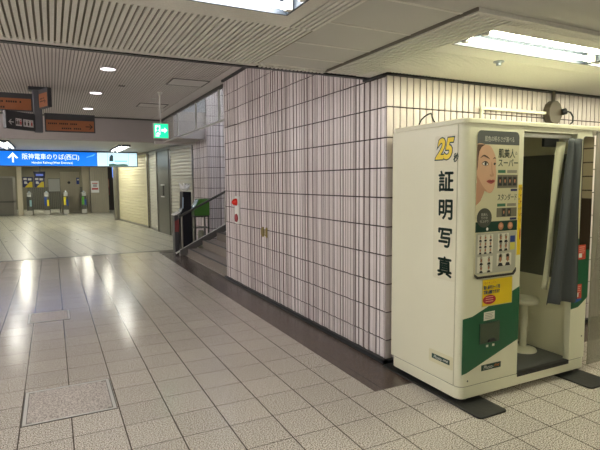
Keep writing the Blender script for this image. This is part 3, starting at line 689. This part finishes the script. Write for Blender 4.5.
for k in range(4):
    x = 3.36+.03*k; b = MB(); b.tube([(x+.012*math.cos(a), Y0+.03, 1.79+.018*math.sin(a)) for a in [q*PI/6 for q in range(13)]], .0025, white, 6); build('curtain_hook', b, B, smooth=True)
b = MB(); b.box(3.19, 3.35, Y0+.07, Y0+.09, 1.74, 1.80, mat('blind_dark', (50,54,56), .6)); build('curtain_heading', b, B)

# stool inside
t = thing('stool', (3.345, 2.68, .133), 'round cream pedestal stool on the grey floor inside the booth', 'stool')
c = (3.345, 2.68, .133)
b = MB(); b.lathe([(.105, 0), (.105, .008), (.097, .018), (.05, .028), (.032, .034)], c, cream, 32); build('base', b, t, smooth=True)
b = MB(); b.lathe([(.028, .034), (.028, .20), (.032, .202), (.032, .365), (.038, .375)], c, cream, 24); build('pedestal', b, t, smooth=True)
b = MB(); b.lathe([(.045, .375), (.10, .388), (.110, .40), (.110, .424), (.102, .434), (.001, .436)], c, cream, 32); build('seat', b, t, smooth=True)

# mats under the feet
for x0, x1, y0, y1, lab in ((2.335, 2.585, 2.165, 3.20, 'long black rubber mat under the left end of the booth'), (3.385, 3.645, 2.13, 3.19, 'long black rubber mat under the right end of the booth')):
    b = MB(); b.prism([(x, y, .0015) for x, y in rrect(x0, x1, y0, y1, .03)], (0,0,.0115), black_m); o = build('rubber_mat', b, bevel=.003); tag(o, lab, 'mat', 'rubber mats under the photo booth')

# ============================================================ FLOOR HATCHES
def hatch(x0, x1, y0, y1, label):
    t = thing('floor_hatch', ((x0+x1)/2, (y0+y1)/2, .0), label, 'floor hatch', 'steel-framed hatches in the floor')
    b = MB(); q = .02
    for (a0, a1, c0, c1) in ((x0, x1, y0, y0+q), (x0, x1, y1-q, y1), (x0, x0+q, y0+q, y1-q), (x1-q, x1, y0+q, y1-q)): b.box(a0, a1, c0, c1, .0002, .0035, alu)
    g_ = .006
    for (a0, a1, c0, c1) in ((x0-g_, x1+g_, y0-g_, y0), (x0-g_, x1+g_, y1, y1+g_), (x0-g_, x0, y0, y1), (x1, x1+g_, y0, y1), (x0+q, x0+q+.004, y0+q, y1-q), (x1-q-.004, x1-q, y0+q, y1-q)): b.box(a0, a1, c0, c1, .0002, .003, steel_d)
    build('frame', b, t)
    b = MB(); b.box(x0+q+.004, x1-q-.004, y0+q, y1-q, .0002, .0025, MATS['hatch_fill'] if 'hatch_fill' in MATS else floor_mat('hatch_fill', (190,182,176), (136,126,118), (218,210,202), 5, 5, -3, -3, rough=.3, nsc=120)); build('cover', b, t)
    for px_, py_ in ((x0+.04, y0+.03), (x1-.04, y0+.03), (x0+.04, y1-.03), (x1-.04, y1-.03)):
        b = MB(); b.box(px_-.014, px_+.014, py_-.008, py_+.008, .0022, .0042, steel); build('lifting_lug', b, t)
hatch(-.235, .32, 3.40, 3.955, 'larger-looking square floor hatch with steel frame, nearest the viewer')
hatch(-.30, .115, 5.96, 6.40, 'smaller steel-framed floor hatch further down the corridor')

# ============================================================ HANGING SIGNS
sg = mat('sign_charcoal', (62,64,68), .4); org = mat('sign_orange', (158,98,62), .4); inkd = mat('sign_ink', (50,34,26), .5); wh = mat('sign_white', (226,226,226), .4)
G = 'blades of the overhead direction sign'
t = thing('direction_sign', (-.13, 9.22, 2.32), 'overhead direction sign with charcoal and orange blades around a grey post', 'sign')
b = MB(); b.box(-.22, -.085, 9.16, 9.28, 2.33, 3.05, mat('post_grey', (96,98,104), .4, metal=.3)); build('post', b, t, bevel=.02)
b = MB(); b.box(-.27, .06, 9.10, 9.34, 3.0, 3.05, sg); build('ceiling_plate', b, t, bevel=.005)
def blade(name, p0, p1, z0, z1, top, face, rows, arrow=None, th=.06, label=None):
    """sign blade between two plan points, viewer side = left normal"""
    a = Vector((p0[0], p0[1], 0)); c = Vector((p1[0], p1[1], 0)); X_ = (c-a).normalized(); L_ = (c-a).length; Z_ = X_.cross(Vector((0,0,1)))
    ax = (X_, Vector((0,0,1)), Z_)
    b = MB(); b.prism([a+Z_*th/2+Vector((0,0,z0)), c+Z_*th/2+Vector((0,0,z0)), c-Z_*th/2+Vector((0,0,z0)), a-Z_*th/2+Vector((0,0,z0))], (0,0,z1-z0), sg)
    pb = build(name, b, t, bevel=.004, label=label)
    o = a+Z_*th/2
    b = MB(); flat(b, [(.02, z0+.02), (L_-.02, z0+.02), (L_-.02, z1-top), (.02, z1-top)], face, o, ax, .003, .003)
    build('face_panel', b, pb)
    b = MB()
    for (kind, x, z, w_, h_) in rows:
        if kind == 'bars':
            n = max(2, int(w_/(h_*1.05)))
            for i in range(n):
                if i % 6 == 5: continue
                q = x+i*w_/n; flat(b, [(q, z), (q+w_/n*.72, z), (q+w_/n*.72, z+h_), (q, z+h_)], inkd, o, ax, .0045, .0012)
        elif kind == 'arrow' or kind == 'arrowl':
            s_ = 1 if kind == 'arrow' else -1; M = inkd if face is org else wh
            flat(b, [(x-w_/2, z-h_*.09), (x+w_/2, z-h_*.09), (x+w_/2, z+h_*.09), (x-w_/2, z+h_*.09)], M, o, ax, .0045, .0012)
            for sgn in (1, -1):
                tip = x+s_*w_/2; P = [(tip, z), (tip-s_*h_*.45, z+sgn*h_*.5), (tip-s_*h_*.68, z+sgn*h_*.5), (tip-s_*h_*.22, z)]
                flat(b, P, M, o, ax, .0052, .001)
        elif kind == 'pict':
            flat(b, [(x, z), (x+w_, z), (x+w_, z+h_), (x, z+h_)], wh, o, ax, .0045, .0012)
            n = 2 if w_ < .1 else 3
            for i in range(n):
                q = x+w_*(i+.5)/n; M = (mat('pict_red', (200,50,50)), inkd, inkd)[(i+(0 if n == 2 else 1)) % 3]
                flat(b, [(q-.011, z+.02), (q+.011, z+.02), (q+.014, z+h_*.62), (q-.014, z+h_*.62)], M, o, ax, .0055, .0008)
                flat(b, [(q+.009*math.cos(k*PI/5), z+h_*.76+.009*math.sin(k*PI/5)) for k in range(10)], M, o, ax, .0055, .0008)
        elif kind == 'txt':
            glyphs(b, x[2], o+X_*x[0]+Vector((0,0,z)), h_, inkd, ax, thick=.005, wmax=w_)
    build('lettering', b, pb)
blade('blade', (-.06, 9.22), (.705, 9.22), 2.352, 2.652, .105, org, [('bars', .05, 2.475, .44, .026), ('bars', .25, 2.40, .30, .026), ('arrow', .67, 2.452, .11, .085)], label='orange blade with a right arrow')
blade('blade', (-1.0, 9.22), (-.22, 9.22), 2.66, 2.945, .085, org, [('bars', .03, 2.79, .60, .03), ('bars', .03, 2.70, .40, .03)], label='orange blade left of the post')
blade('blade', (-.60, 8.80), (-.20, 9.20), 2.345, 2.62, .02, sg, [('arrowl', .09, 2.45, .09, .08), ('pict', .17, 2.40, .11, .115), ('pict', .31, 2.40, .19, .115)], label='charcoal blade with a left arrow and white pictograms')
blade('blade', (-.10, 9.14), (.03, 8.80), 2.70, 3.0, .07, org, [('bars', .06, 2.84, .18, .02), ('bars', .06, 2.80, .18, .02), ('arrow', .25, 2.80, .06, .06)], label='short orange blade turned towards the viewer')

# exit sign
t = thing('exit_sign', (1.73, 8.8, 2.26), 'green illuminated emergency exit sign hanging from a white rod', 'exit sign')
eg = mat('exit_green', (24,196,136), emit=1.6); ew = mat('exit_white', (235,255,245), emit=1.1)
b = MB(); b.box(1.60, 1.86, 8.80, 8.85, 2.262, 2.525, white); build('case', b, t, bevel=.006)
b = MB(); b.box(1.612, 1.848, 8.795, 8.80, 2.275, 2.512, eg); build('lit_face', b, t)
b = MB(); o = (0, 8.795, 0)
flat(b, [(1.63,2.33),(1.715,2.33),(1.715,2.49),(1.63,2.49)], ew, o)
flat(b, [(1.655,2.40),(1.69,2.41),(1.70,2.45),(1.67,2.46),(1.645,2.44)], eg, o, lift=.001)
flat(b, [(1.682+.013*math.cos(k*PI/5), 2.474+.011*math.sin(k*PI/5)) for k in range(10)], eg, o, lift=.001)
flat(b, [(1.655,2.40),(1.685,2.40),(1.71,2.36),(1.70,2.345),(1.68,2.375),(1.65,2.35),(1.635,2.335),(1.63,2.35)], eg, o, lift=.001)
flat(b, [(1.735,2.385),(1.785,2.385),(1.785,2.355),(1.835,2.405),(1.785,2.455),(1.785,2.425),(1.735,2.425)], ew, o)
flat(b, [(1.63,2.295),(1.70,2.295),(1.70,2.315),(1.63,2.315)], ew, o)
build('pictogram', b, t)
b = MB(); b.tube([(1.73, 8.825, 2.525), (1.73, 8.825, 3.0)], .012, white, 10); b.lathe([(.05, .05), (.05, .04), (.015, 0)], (1.73, 8.825, 3.0), white, 20); build('rod', b, t, smooth=True)
# big blue sign
t = thing('overhead_sign', (.62, 17.0, 2.02), 'long lit blue overhead sign with white lettering and a pale picture end', 'sign')
sb = mat('sign_blue', (6,116,226), emit=.75); sw = mat('sign_lettering_lit', (240,248,255), emit=1.0); sp = mat('sign_pale', (200,226,238), emit=.75)
b = MB(); b.box(-3.2, 2.56, 17.0, 17.25, 2.02, 2.51, steel_d); build('case', b, t)
b = MB(); b.box(-3.19, 1.31, 16.99, 17.0, 2.045, 2.47, sb); build('blue_face', b, t)
b = MB(); b.box(1.325, 2.53, 16.99, 17.0, 2.045, 2.47, sp)
b.box(1.62, 1.63, 16.985, 16.99, 2.05, 2.465, mat('sign_line', (150,180,200), emit=.6)); b.box(2.26, 2.27, 16.985, 16.99, 2.05, 2.465, MATS['sign_line'])
flat(b, [(1.66,2.05),(2.24,2.05),(2.24,2.10),(2.1,2.12),(1.9,2.10),(1.8,2.13),(1.66,2.11)], mat('sign_hills', (70,110,100), emit=.3), (0,16.99,0), lift=.003)
flat(b, [(1.68,2.20),(1.80,2.20),(1.80,2.36),(1.76,2.42),(1.72,2.38),(1.69,2.34)], mat('sign_tower', (50,80,90), emit=.2), (0,16.99,0), lift=.003)
flat(b, [(1.84,2.19),(2.22,2.19),(2.22,2.22),(1.84,2.22)], mat('sign_cyan', (110,180,220), emit=.7), (0,16.99,0), lift=.003)
build('picture_face', b, t)
b = MB(); glyphs(b, '阪神電車のりば(西口)', (.02, 16.985, 2.305), .19, sw, FRONT, heavy=0, wmax=1.55)
glyphs(b, 'Hanshin Railway(West Entrance)', (.05, 16.985, 2.13), .10, sw, FRONT, heavy=.0, wmax=1.12)
flat(b, [(-1.02,2.14),(-.975,2.14),(-.975,2.40),(-1.02,2.40)], sw, (0,16.985,0))
for s_ in (1, -1): flat(b, [(-.9975,2.43),(-.9975+s_*.14,2.27),(-.9975+s_*.09,2.255),(-.9975,2.36)], sw, (0,16.985,0))
flat(b, [(1.0,2.30),(1.22,2.36),(1.28,2.44),(1.16,2.38),(1.02,2.33)], mat('sign_swoosh', (90,175,240), emit=.8), (0,16.985,0), lift=.001)
build('lettering', b, t)

# ============================================================ SHUTTERED SIDE OF THE HALL
slat = mat('shutter_cream', (206,200,168), .5, noise=.03); slat_g = mat('shutter_slat', (186,184,168), .4, noise=.04)
def shutter(p0, p1, z0, z1, M, label, pitch=.09, group=None):
    a = Vector((p0[0], p0[1], 0)); c = Vector((p1[0], p1[1], 0)); X_ = (c-a).normalized(); L_ = (c-a).length; Nn = X_.cross(Vector((0,0,1)))
    if Nn.x > 0: Nn = -Nn
    t = thing('roller_shutter', tuple((a+c)/2), label, 'roller shutter', group)
    b = MB(); z = z0+.06
    while z < z1-.001:
        zt = min(z+pitch, z1); pr = [(.0, z), (.016, z+.012), (.020, z+pitch*.5), (.014, z+pitch*.85), (.0, zt-.001), (-.02, zt-.001), (-.02, z)]
        b.prism([a+Nn*d+Vector((0,0,q)) for d, q in pr], X_*L_, M); z += pitch
    build('slat_curtain', b, t)
    b = MB(); b.prism([a+Nn*.03+Vector((0,0,z0)), a-Nn*.03+Vector((0,0,z0)), a-Nn*.03+Vector((0,0,z0+.06)), a+Nn*.03+Vector((0,0,z0+.06))], X_*L_, steel); build('bottom_bar', b, t)
    for q in (a, c-X_*.05):
        b = MB(); b.prism([q+Nn*.035, q+X_*.05+Nn*.035, q+X_*.05-Nn*.035, q-Nn*.035], (0,0,z1), steel)
        build('guide_rail', b, t)
    return t
shutter((2.42, 21.2), (2.86, 16.95), 0, 2.45, slat, 'wide cream roller shutter behind the right end of the blue sign', pitch=.1)
shutter((2.88, 16.75), (2.90, 15.5), 0, 2.45, slat_g, 'narrow slatted roller shutter left of the steel pillar')
shutter((3.00, 14.1), (3.24, 12.5), 0, 2.45, slat_g, 'slatted roller shutter between the steel pillar and the tiled corner')
def post(name, x0, x1, y0, y1, z1, M, label, cat='pillar'):
    b = MB(); b.box(x0, x1, y0, y1, 0, z1, M); return tag(build(name, b, bevel=.01), label, cat)
t = thing('steel_pillar', (2.93, 14.8, 0), 'dark steel clad pillar with two small handles between two shutters', 'pillar')
b = MB(); b.prism([(2.88,15.4,0),(2.96,14.25,0),(3.10,14.25,0),(3.10,15.4,0)], (0,0,2.45), mat('pillar_steel', (108,108,100), .35, metal=.6)); build('cladding', b, t, bevel=.01)
for z in (1.08, 1.42): b = MB(); b.prism([(2.875,14.95,z),(2.895,14.65,z),(2.93,14.65,z),(2.91,14.95,z)], (0,0,.035), white); build('handle', b, t)
b = MB(); b.prism([(2.89,14.83,1.115),(2.896,14.74,1.115),(2.93,14.74,1.115),(2.92,14.83,1.115)], (0,0,.31), steel_d); build('grip', b, t)
post('steel_post', 2.24, 2.40, 21.3, 21.5, 2.52, steel, 'steel post at the far end of the wide cream shutter', 'post')
b = MB(); b.box(2.3, 4.3, 12.46, 12.6, 2.45, 2.52, ceilw2)
b.prism([(2.42,21.25,2.45),(2.86,16.9,2.45),(2.9,15.4,2.45),(2.98,14.2,2.45),(3.24,12.5,2.45),(3.6,12.5,2.45),(3.6,21.25,2.45)], (0,0,.08), steel); struct('trim_8', b)
b = MB(); b.prism([(2.50,21.25,0),(2.95,16.9,0),(2.97,15.4,0),(3.11,14.1,0),(3.32,12.47,0),(3.9,12.47,0),(3.9,21.25,0)], (0,0,2.45), wplain); struct('wall_hall_right', b)

# ============================================================ MACHINES BY THE STAIR
t = thing('information_terminal', (2.62, 10.75, 0), 'tall black terminal with a slim sloping front, standing behind the stair rail', 'terminal')
bk = mat('terminal_black', (16,18,26), .35)
b = MB()
b.prism([(2.42,10.6,0), (2.68,10.6,0), (2.68,10.6,1.30), (2.50,10.6,1.31), (2.49,10.6,.95), (2.42,10.6,.80)], (0,.3,0), bk); build('body', b, t, bevel=.01)
b = MB(); b.prism([(2.475,10.595,.95),(2.50,10.595,.95),(2.51,10.595,1.18),(2.485,10.595,1.2)], (0,-.01,0), mat('terminal_screen', (170,190,210), .1)); build('screen', b, t)
b = MB(); b.box(2.31, 2.40, 10.62, 10.85, 0, .80, mat('terminal_grey', (70,70,72), .4)); b.prism([(2.31,10.615,.45),(2.40,10.615,.45),(2.40,10.615,.72),(2.31,10.615,.68)], (0,-.008,0), mat('terminal_red', (130,60,60), .5)); build('side_unit', b, t, bevel=.01)
b = MB(); b.prism([(2.30,10.6,.80),(2.42,10.6,.86),(2.42,10.88,.86),(2.30,10.88,.80)], (0,0,.02), white); build('tray', b, t)
t = thing('pot_plant', (2.57, 10.75, 1.31), 'small pale ornament of leaves on top of the black terminal', 'ornament')
b = MB()
for k in range(7):
    a = k*.9; b.tube([(2.57, 10.75, 1.325), (2.57+.05*math.cos(a), 10.75+.03*math.sin(a), 1.38), (2.57+.12*math.cos(a), 10.75+.06*math.sin(a), 1.45+.05*math.sin(3*a))], [.02,.045,.008], mat('pale_leaf', (232,234,230), .3), 6)
build('leaves', b, t, smooth=True)
t = thing('green_machine', (2.90, 10.75, 0), 'green sloping-top box on a dark metal stand behind the stair rail', 'machine')
b = MB(); b.prism([(2.74,10.60,.78), (3.08,10.60,.78), (3.08,10.60,1.14), (2.86,10.60,1.14), (2.74,10.60,.92)], (0,.36,0), mat('machine_green', (68,118,44), .4)); build('box', b, t, bevel=.01)
b = MB(); b.prism([(2.752,10.62,.945),(2.752,10.9,.945),(2.848,10.9,1.12),(2.848,10.62,1.12)], (-.008,0,.006), mat('machine_panel', (50,70,52), .2)); build('panel', b, t)
for x, y in ((2.76,10.63),(3.05,10.63),(2.76,10.92),(3.05,10.92)): b = MB(); b.box(x-.014, x+.014, y-.014, y+.014, 0.001, .775, steel_d); build('leg', b, t)
b = MB(); b.box(2.74, 3.07, 10.61, 10.94, .745, .78, steel_d); b.box(2.74, 3.07, 10.61, 10.94, .50, .515, steel_d); build('shelf', b, t)
b = MB(); b.lathe([(.06, .0), (.07, .02), (.07, .38), (.05, .42)], (2.92, 10.78, .02), mat('jar_pale', (170,172,150), .3), 20); tag(build('waste_bin', b, smooth=True), 'pale round bin standing under the green machine', 'bin')

# ============================================================ TICKET GATE HALL
post('square_pillar', -1.47, -1.27, 26.8, 27.1, 2.5, mat('pillar_cream', (190,182,160), .5), 'cream square pillar left of the ticket gates')
t = thing('roller_shutter', (-3, 27.1, 0), 'closed grey shutter panel at the far left of the gates', 'roller shutter')
b = MB(); b.box(-5.2, -1.56, 27.1, 27.2, 0, 1.80, mat('shutter_grey', (112,110,102), .45, noise=.05)); build('panel', b, t)
b = MB(); b.box(-5.2, -1.56, 27.06, 27.1, 1.78, 1.86, steel); b.box(-5.2, -1.56, 27.06, 27.1, .62, .70, steel_d); b.box(-1.66, -1.56, 27.06, 27.1, 0, 1.8, steel); build('frame', b, t)
b = MB(); b.box(-5.2, -1.47, 27.2, 27.3, 1.86, 2.52, mat('hall_wall_dim', (150,144,124), .6)); struct('wall_gate_left', b)
def gate(x, y, c1, c2, label):
    t = thing('ticket_gate', (x, y, 0), label, 'ticket gate', 'automatic ticket gates in a row')
    gs = mat('gate_steel', (120,118,108), .35, metal=.5); 
    b = MB(); P = [(-.13,0),(.13,0),(.13,.98),(.09,1.04),(-.09,1.04),(-.13,.98)]
    b.prism([(x+a, y-.05, z) for a, z in P], (0, .9, 0), gs); build('cabinet', b, t, bevel=.01)
    b = MB(); b.prism([(x+a, y-.35, z) for a, z in [(-.11,.0),(.11,0),(.11,.86),(-.11,.9)]], (0,.30,0), mat('gate_front', (92,92,86), .4, metal=.4)); build('front_post', b, t, bevel=.02)
    b = MB(); b.box(x-.10, x+.0, y-.36, y-.35, .45, .85, mat(c1[0], c1[1], .4)); b.box(x+.01, x+.10, y-.36, y-.35, .42, .72, mat(c2[0], c2[1], .4)); build('sign_panel', b, t)
    b = MB(); b.prism([(x-.09, y-.33, .88), (x+.09, y-.33, .88), (x+.09, y-.15, 1.0), (x-.09, y-.15, 1.0)], (0,0,.08), mat('gate_white', (210,212,210), .3)); build('card_reader', b, t, bevel=.01)
    b = MB(); b.lathe([(.045,0),(.045,.06),(.02,.08),(.001,.08)], (x, y-.1, 1.06), mat('gate_lamp', (205,220,230), .2), 14); build('lamp', b, t, smooth=True)
    b = MB(); b.box(x-.12, x+.12, y-.40, y-.34, .01, .22, mat('gate_kick', (188,186,176), .4)); build('kick_plate', b, t)
    return t
Bl = ('gate_blue', (36,74,150)); Ye = ('gate_yellow', (232,214,50)); Gr = ('gate_dark', (60,66,64)); Gn = ('gate_green', (90,170,60))
gate(-1.00, 27.2, Gr, ('gate_pale', (150,190,200)), 'ticket gate beside the cream pillar, leftmost of four')
gate(-.26, 27.2, Bl, Ye, 'ticket gate with blue and yellow panels, second from the left')
gate(.58, 27.2, Ye, Bl, 'ticket gate with a large yellow panel, third from the left')
gate(1.40, 27.2, Gn, Bl, 'ticket gate with a green light panel, next to the panelled wall')
# glass-topped barrier and poster wall behind
fence = mat('fence_steel', (116,116,106), .4, metal=.3, stretch=(6,6,.05), noise=.35, nscale=6)
b = MB(); 
for k in range(36): b.box(-1.3+.1*k, -1.3+.1*k+.07, 32.9, 32.96, 0, 1.25, fence)
b.box(-1.3, 2.3, 32.96, 33.0, 0, 1.28, steel_d); tag(build('corrugated_fence', b), 'grey corrugated barrier behind the ticket gates', 'fence')
b = MB(); b.box(-2.6, 2.52, 33.1, 33.2, 0, 2.52, mat('back_wall_hall', (138,134,116), .6)); struct('wall_hall_back', b)
for x in (-1.52, -.92):
    t = thing('poster', (x+.27, 32.9, 1.25), 'navy poster with yellow corner on the wall behind the gates, '+('left of the pair' if x < -1 else 'right of the pair'), 'poster', 'pair of navy posters behind the gates')
    b = MB(); b.box(x, x+.54, 33.06, 33.10, 1.30, 1.90, mat('poster_navy', (24,36,92), .4)); build('sheet', b, t)
    b = MB(); flat(b, [(x+.1,1.29),(x+.5,1.29),(x+.5,1.62),(x+.38,1.62)], mat('poster_yellow', (222,200,50), .4), (0,33.06,0), lift=.004); flat(b, [(x+.05,1.72),(x+.22,1.72),(x+.22,1.84),(x+.05,1.84)], wh, (0,33.06,0), lift=.004); flat(b, [(x+.28,1.70),(x+.46,1.70),(x+.46,1.82),(x+.28,1.82)], wh, (0,33.06,0), lift=.004); flat(b, [(x+.08,1.50),(x+.26,1.50),(x+.20,1.64),(x+.08,1.64)], wh, (0,33.06,0), lift=.004); build('print', b, t)
t = thing('hanging_display', (-.52, 27.6, 1.80), 'dark hanging display above the second ticket gate', 'display')
b = MB(); b.prism([(-.80,27.5,2.10),(-.26,27.5,2.10),(-.30,27.5,1.78),(-.72,27.5,1.78)], (0,.15,0), mat('display_navy', (22,30,62), .2)); build('case', b, t)
b = MB(); flat(b, [(-.68,1.88),(-.36,1.88),(-.36,1.98),(-.68,1.98)], mat('display_glow', (90,110,190), emit=.5), (0,27.5,0)); build('screen', b, t)
b = MB(); b.tube([(-.5,27.6,2.1),(-.5,27.6,2.52)], .03, steel_d, 8); build('hanger', b, t)
b = MB(); b.box(-.16, .36, 28.3, 28.35, 1.10, 1.74, mat('board_grey', (176,178,176), .4)); b.box(-.18, .38, 28.35, 28.4, 1.07, 1.77, steel_d)
t = thing('notice_board', (.1, 28.35, 0), 'pale grey board on legs between the second and third ticket gates', 'notice board')
build('board', b, t)
b = MB()
for x in (-.14, .34): b.box(x-.02, x+.02, 28.33, 28.4, 0.001, 1.1, steel_d)
build('leg', b, t)
panel = mat('ribbed_panel', (164,158,140), .4, metal=.2, stretch=(5,5,.05), noise=.12, nscale=5)
t = thing('equipment_locker', (.85, 28.85, 0), 'tall beige cabinet with two doors behind the third and fourth gates', 'cabinet')
b = MB(); b.box(.40, 1.30, 28.6, 29.1, 0, 2.10, panel); build('body', b, t, bevel=.01)
b = MB(); b.box(.43, .82, 28.57, 28.6, .1, 2.02, panel); build('door', b, t); b = MB(); b.box(.88, 1.27, 28.57, 28.6, .1, 2.02, panel); build('door', b, t)
b = MB(); b.lathe([(.07,0),(.07,-.04),(.001,-.05)], (.80, 28.57, 1.55), black, axis='y', n=14); build('intercom', b, t)
b = MB(); b.box(1.16, 1.29, 28.545, 28.57, 1.46, 1.80, mat('sign_navy', (30,60,140), .4)); flat(b, [(1.20,1.66),(1.26,1.66),(1.26,1.74),(1.20,1.74)], wh, (0,28.545,0), lift=.004); flat(b, [(1.265,1.66),(1.285,1.66),(1.285,1.74),(1.265,1.74)], wh, (0,28.545,0), lift=.004)
tag(build('wall_sign', b), 'small blue sign with white pictograms above the fourth gate', 'sign')
b = MB()
b.box(1.40, 1.74, 27.7, 27.9, 0, 2.52, mat('column_beige', (186,178,158), .5))
x = 1.74
while x < 2.50: b.box(x+.004, x+.10, 27.2, 27.3, 0, 2.52, panel); x += .107
b.box(1.74, 2.52, 27.3, 27.9, 0, 2.52, steel_d); struct('wall_gate_right', b)
b = MB(); b.box(1.765, 2.14, 27.16, 27.19, 1.03, 1.62, wh); flat(b, [(1.83,1.48),(2.08,1.48),(2.08,1.52),(1.83,1.52)], mat('notice_red', (190,50,50), .4), (0,27.16,0), lift=.004); flat(b, [(1.80,1.18),(2.10,1.18),(2.10,1.26),(1.80,1.26)], MATS['notice_red'], (0,27.16,0), lift=.004)
for k in range(3): flat(b, [(1.86,1.33+.045*k),(2.04,1.33+.045*k),(2.04,1.35+.045*k),(1.86,1.35+.045*k)], inkd, (0,27.16,0), lift=.004)
tag(build('notice', b), 'white notice with red lines on the panelled wall', 'notice')
b = MB(); b.box(2.52, 3.9, 29.5, 29.6, 0, 2.52, mat('dark_recess', (70,64,58), .6)); struct('wall_recess', b)
b = MB(); b.box(2.62, 2.86, 29.46, 29.5, .85, 1.75, mat('poster_red', (140,70,62), .5)); b.box(2.64, 2.84, 29.45, 29.46, 1.30, 1.70, mat('poster_tan', (190,140,110), .5)); b.box(2.64, 2.84, 29.45, 29.46, .9, 1.22, mat('poster_brown', (96,60,56), .5)); tag(build('poster', b), 'tall reddish poster in the dark gap left of the steel post', 'poster')
b = MB(); b.box(2.53, 2.56, 24.1, 24.2, 2.3, 2.52, steel_d); b.box(2.50, 2.60, 24.0, 24.3, 1.75, 2.3, mat('projecting_blue', (60,110,210), emit=.8)); tag(build('projecting_sign', b), 'narrow lit blue sign projecting below the pale end of the big sign', 'sign')
